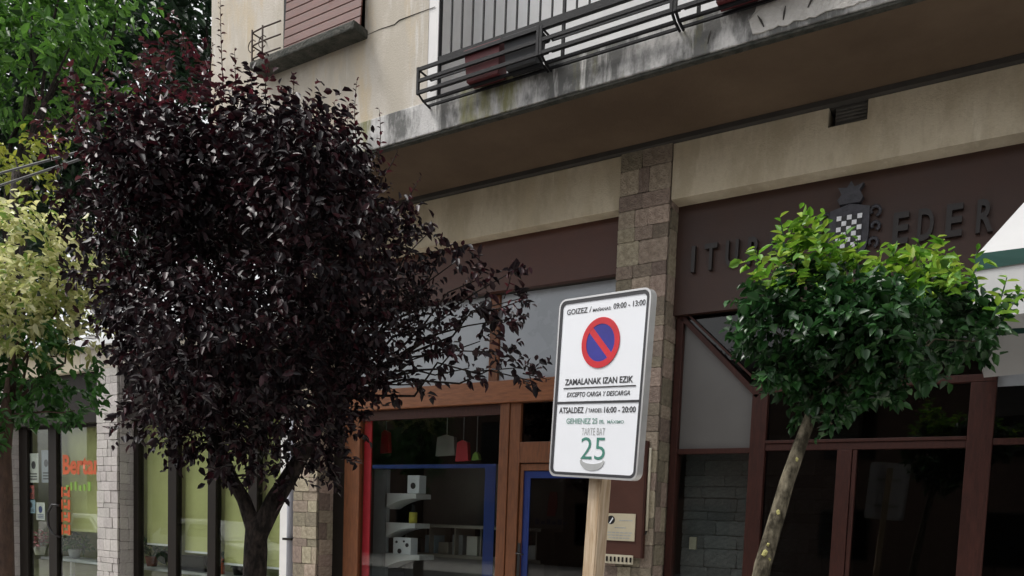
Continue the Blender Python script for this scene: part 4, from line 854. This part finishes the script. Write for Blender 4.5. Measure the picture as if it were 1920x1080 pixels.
far_tree('dark_tree', 'tall dark green tree behind the bright leafy tree, against the building corner', [(300, 60, 90), (360, 130, 80), (250, 150, 90), (180, 230, 90), (330, 230, 90), (80, 280, 100), (250, 300, 110), (380, 20, 80), (200, 30, 90), (100, 130, 110), (10, 250, 90), (0, 50, 110), (-80, 200, 110), (370, 320, 90), (300, -60, 100), (120, 380, 90), (20, 390, 100), (140, 480, 100), (40, 520, 110), (280, 420, 110)], 27.0, 3.0, 'far_dark_leaf', 0.34, 24, 260)
far_tree('yellow_green_shrub_tree', 'yellow green small tree between the dark tree and the variegated maple', [(30, 300, 40), (80, 285, 30), (-20, 330, 60), (60, 340, 34), (10, 370, 40)], 17.0, 1.0, 'far_yellow_leaf', 0.2, 50, 20)

# overhead cables from the building corner
for k, (ya, yb) in enumerate(((325, 286), (348, 301))):
    a = onY(0, ya, YU - 0.05); b_ = Vector((BL + 0.02, YU - 0.04, 0)); zb = PZ(397, ya - (ya - yb) * 2.9, YU); b_.z = zb
    A = Vector(a); far = A + (A - b_) * 2.2
    tag(tube_obj('overhead_cable', [b_, b_.lerp(A, .5) - Vector((0, 0, .03)), A, A.lerp(far, .5), far], 0.016, 'black'), ('upper' if k == 0 else 'lower') + ' black overhead cable running from the building corner past the trees', 'cable', 'overhead cables')

# ================================================================ cafe parasol at the right
cor = atd(1831, 478, 4.5); hh = 0.95
ez = cor[2]; tcx, tcy = cor[0] + hh, cor[1] + hh
tent = thing('cafe_parasol', 'white square parasol with a dark green band above its white valance', 'parasol', (tcx, tcy, 0))
cs = [(-hh, -hh), (hh, -hh), (hh, hh), (-hh, hh)]; apz = ez + 1.5; nseg = 6
bm = bmesh.new(); apex = bm.verts.new((tcx, tcy, apz)); rows = []
for (a, b), (c, d_) in zip(cs, cs[1:] + cs[:1]):
    for k in range(nseg): t = k / nseg; rows.append((a + (c - a) * t, b + (d_ - b) * t))
n = len(rows); prev = None
for q in (0.0, 0.25, 0.5, 0.75):
    ring = [bm.verts.new((tcx + x * (1 - q) * (1 - .02 * math.sin(math.pi * (i % nseg) / nseg)), tcy + y * (1 - q) * (1 - .02 * math.sin(math.pi * (i % nseg) / nseg)), ez + (apz - ez) * q - (.03 * math.sin(math.pi * (i % nseg) / nseg)))) for i, (x, y) in enumerate(rows)]
    if prev:
        for i in range(n): j = (i + 1) % n; bm.faces.new((prev[i], prev[j], ring[j], ring[i]))
    prev = ring
for i in range(n): bm.faces.new((prev[i], prev[(i + 1) % n], apex))
bm_obj('canopy', bm, 'canvas', tent)
def skirt(name, z0, z1, m, off):
    bm = bmesh.new(); k = 1 + off; a = [bm.verts.new((tcx + x * k, tcy + y * k, z1)) for x, y in rows]; b = [bm.verts.new((tcx + x * (k + .006 * math.sin(i * 2.1)), tcy + y * (k + .006 * math.sin(i * 2.1)), z0 + (.015 if i % 2 else 0))) for i, (x, y) in enumerate(rows)]
    for i in range(n): j = (i + 1) % n; bm.faces.new((a[i], a[j], b[j], b[i]))
    return bm_obj(name, bm, m, tent)
skirt('valance', ez - 0.36, ez - 0.05, 'canvas', 0.002); skirt('green_band', ez - 0.09, ez + 0.004, 'canvas_green', 0.008)
tube_obj('pole', [(tcx, tcy, 0), (tcx, tcy, apz - .01)], 0.03, 'aluminium', tent, 10)
boxes('base_slab', [(tcx - .35, tcx + .35, tcy - .35, tcy + .35, 0.0, 0.09)], 'kerbstone', tent, 0.01)
for x, y in cs: tube_obj('rib', [(tcx, tcy, apz - .06), (tcx + x * .97, tcy + y * .97, ez - .01)], 0.012, 'aluminium', tent, 6)

# ================================================================ across the street (unseen terrace, added to darken the reflections in the glass)
op = thing('added_terrace', 'unseen brick terrace of flats added across the street to darken the glass reflections', 'building', (-6, -19, 0))
box('wall', (-45, 25, -24, -18, 0, 6.6), 'terrace_brick', op); box('roof', (-45.4, 25.4, -24.4, -17.6, 6.6, 6.9), 'roof_grey', op)
for i in range(16):
    for j in range(2):
        x = -43 + i * 4.2; z = 0.8 + j * 3.0; wf = box('window', (x, x + 1.4, -18.0, -17.94, z, z + 1.5), 'dark_frame', op); box('pane', (x + .08, x + 1.32, -17.935, -17.92, z + .08, z + 1.42), 'glass_dark', wf)

# ================================================================ green shop window goods
bench = thing('window_bench', 'long low white display bench inside the green shop window', 'bench', (-11.5, 0.8, 0.01))
box('bench_top', (-14.9, -8.4, 0.55, 1.1, 0.60, 0.64), 'white_paint', bench, 0.005)
for x in (-14.7, -12.6, -10.4, -8.6): box('leg', (x - .03, x + .03, 0.62, 0.68, 0.011, 0.60), 'white_paint', bench); box('leg', (x - .03, x + .03, 0.98, 1.04, 0.011, 0.60), 'white_paint', bench)
def pot_plant(x, label, pm, lm, h, n, size, spread):
    y = 0.8; t = thing('potted_plant', label, 'plant', (x, y, 0.642)); b0 = np.array([x, y, 0.642])
    bm = bmesh.new(); tube(bm, [b0, b0 + [0, 0, .14], b0 + [0, 0, .16]], [.075, .105, .11], 14); bm_obj('pot', bm, pm, t)
    d = unit(rng.normal(size=(n, 3)) * [spread, spread, .3] + [0, 0, .9]); st = np.repeat((b0 + [0, 0, .14])[None], n, 0)
    bm = bmesh.new()
    for k in range(n): tube(bm, [st[k], st[k] + d[k] * h * .6], [.006, .004], 4)
    o = bm_obj('stems', bm, 'maple_leaf', t); o['kind'] = 'stuff'
    P, D, S, U, L_, W_ = twig_leaves(st + d * h * .25, d, np.full(n, h * .6), 6, size, .42, .8, .3); crown_obj(t, 'foliage', (P, D, S, U, L_, W_), lm)
pot_plant(PX(285, 1060, 0.8), 'leafy green pot plant on the bench nearest the pale stone pillar', 'terracotta', 'maple_leaf', .42, 12, .17, .8)
pot_plant(PX(448, 1060, 0.8), 'dark leaved pot plant on the bench behind the plum tree trunk', 'black', 'green_leaf', .36, 14, .12, .7)
pot_plant(PX(75, 1060, 0.8), 'red flowering pot plant behind the shop door post', 'white_paint', 'red_petal', .34, 16, .10, .8) if leafmat('red_petal', [(0.30, 0.02, 0.03), (0.45, 0.05, 0.05), (0.10, 0.12, 0.03)]) else None
pot_plant(PX(140, 1065, 0.8), 'pale green pot plant under the orange lettering', 'white_paint', 'far_leaf', .34, 16, .13, .9)
x0, x1, z0, z1 = rect(345, 388, 1042, 1080, 0.75)
tag(box('display_case', (x0, x1, 0.70, 0.95, 0.642, z1), 'black', None, 0.01), 'black display case on the bench between the window posts', 'case')
x0, x1, z0, z1 = rect(410, 424, 1035, 1080, 0.72)
tag(box('orange_book', (x0, x1, 0.66, 0.70, 0.642, z1), 'orange_ink', None, 0.004), 'upright orange book on the bench beside the dark leaved plant', 'book')

# ================================================================ white cars parked along the kerb (seen mirrored in the green shop's glass)
def make_car(x, lab):
    t = thing('parked_car', lab, 'car', (x, -5.5, -0.12), 'cars parked along the kerb'); Z = -0.12; y0, y1 = -6.3, -4.7
    low_ = [(-2.05, .28), (2.05, .28), (2.1, .55), (2.0, .78), (1.0, .95), (-2.0, .98), (-2.1, .6)]
    cab = [(1.05, .95), (.35, 1.42), (-1.3, 1.46), (-1.95, .98)]
    def body(name, pts, ya, yb, inset, m):
        bm = bmesh.new(); cz = min(p[1] for p in pts); top = max(p[1] for p in pts); R = []
        for y, s_ in ((ya, 1), (yb, -1)):
            R.append([bm.verts.new((x + px, y + s_ * inset * (pz - cz) / (top - cz), Z + pz)) for px, pz in pts])
        bm.faces.new(R[0]); bm.faces.new(R[1][::-1]); n = len(pts)
        for i in range(n): bm.faces.new((R[0][i], R[1][i], R[1][(i + 1) % n], R[0][(i + 1) % n]))
        bmesh.ops.bevel(bm, geom=bm.edges[:], offset=0.05, segments=2, affect='EDGES'); return bm_obj(name, bm, m, t)
    body('body', low_, y0, y1, 0.05, 'car_white'); body('cabin', cab, y0 + .06, y1 - .06, .14, 'car_white')
    for s_ in (1, -1):
        yy = y1 - .10 if s_ > 0 else y0 + .10
        for a, b in ((-1.55, -.55), (-.45, .62)): prism('side_window', [(x + a, Z + 1.02), (x + b + (.12 if b > 0 else 0), Z + 1.02), (x + b - (.25 if b > 0 else 0), Z + 1.35), (x + a + .15, Z + 1.35)], yy - .03 * s_, yy + .015 * s_, 'glass_dark', t)
        for a in (-1.3, 1.3):
            yw = y1 - .08 if s_ > 0 else y0 + .08
            w_ = tube_obj('wheel', [(x + a, yw - .1, Z + .31), (x + a, yw + .1, Z + .31)], .31, 'black', t, 18); tube_obj('rim', [(x + a, yw - .105, Z + .31), (x + a, yw + .105, Z + .31)], .19, 'aluminium', w_, 14)
        box('headlight', (x + 1.98, x + 2.09, (y1 - .4 if s_ > 0 else y0 + .12), (y1 - .12 if s_ > 0 else y0 + .4), Z + .58, Z + .72), 'glass', t)
make_car(-22.2, 'white hatchback at the kerb mirrored in the door glass with orange lettering'); make_car(-17.0, 'white hatchback at the kerb mirrored in the window behind the plum tree')
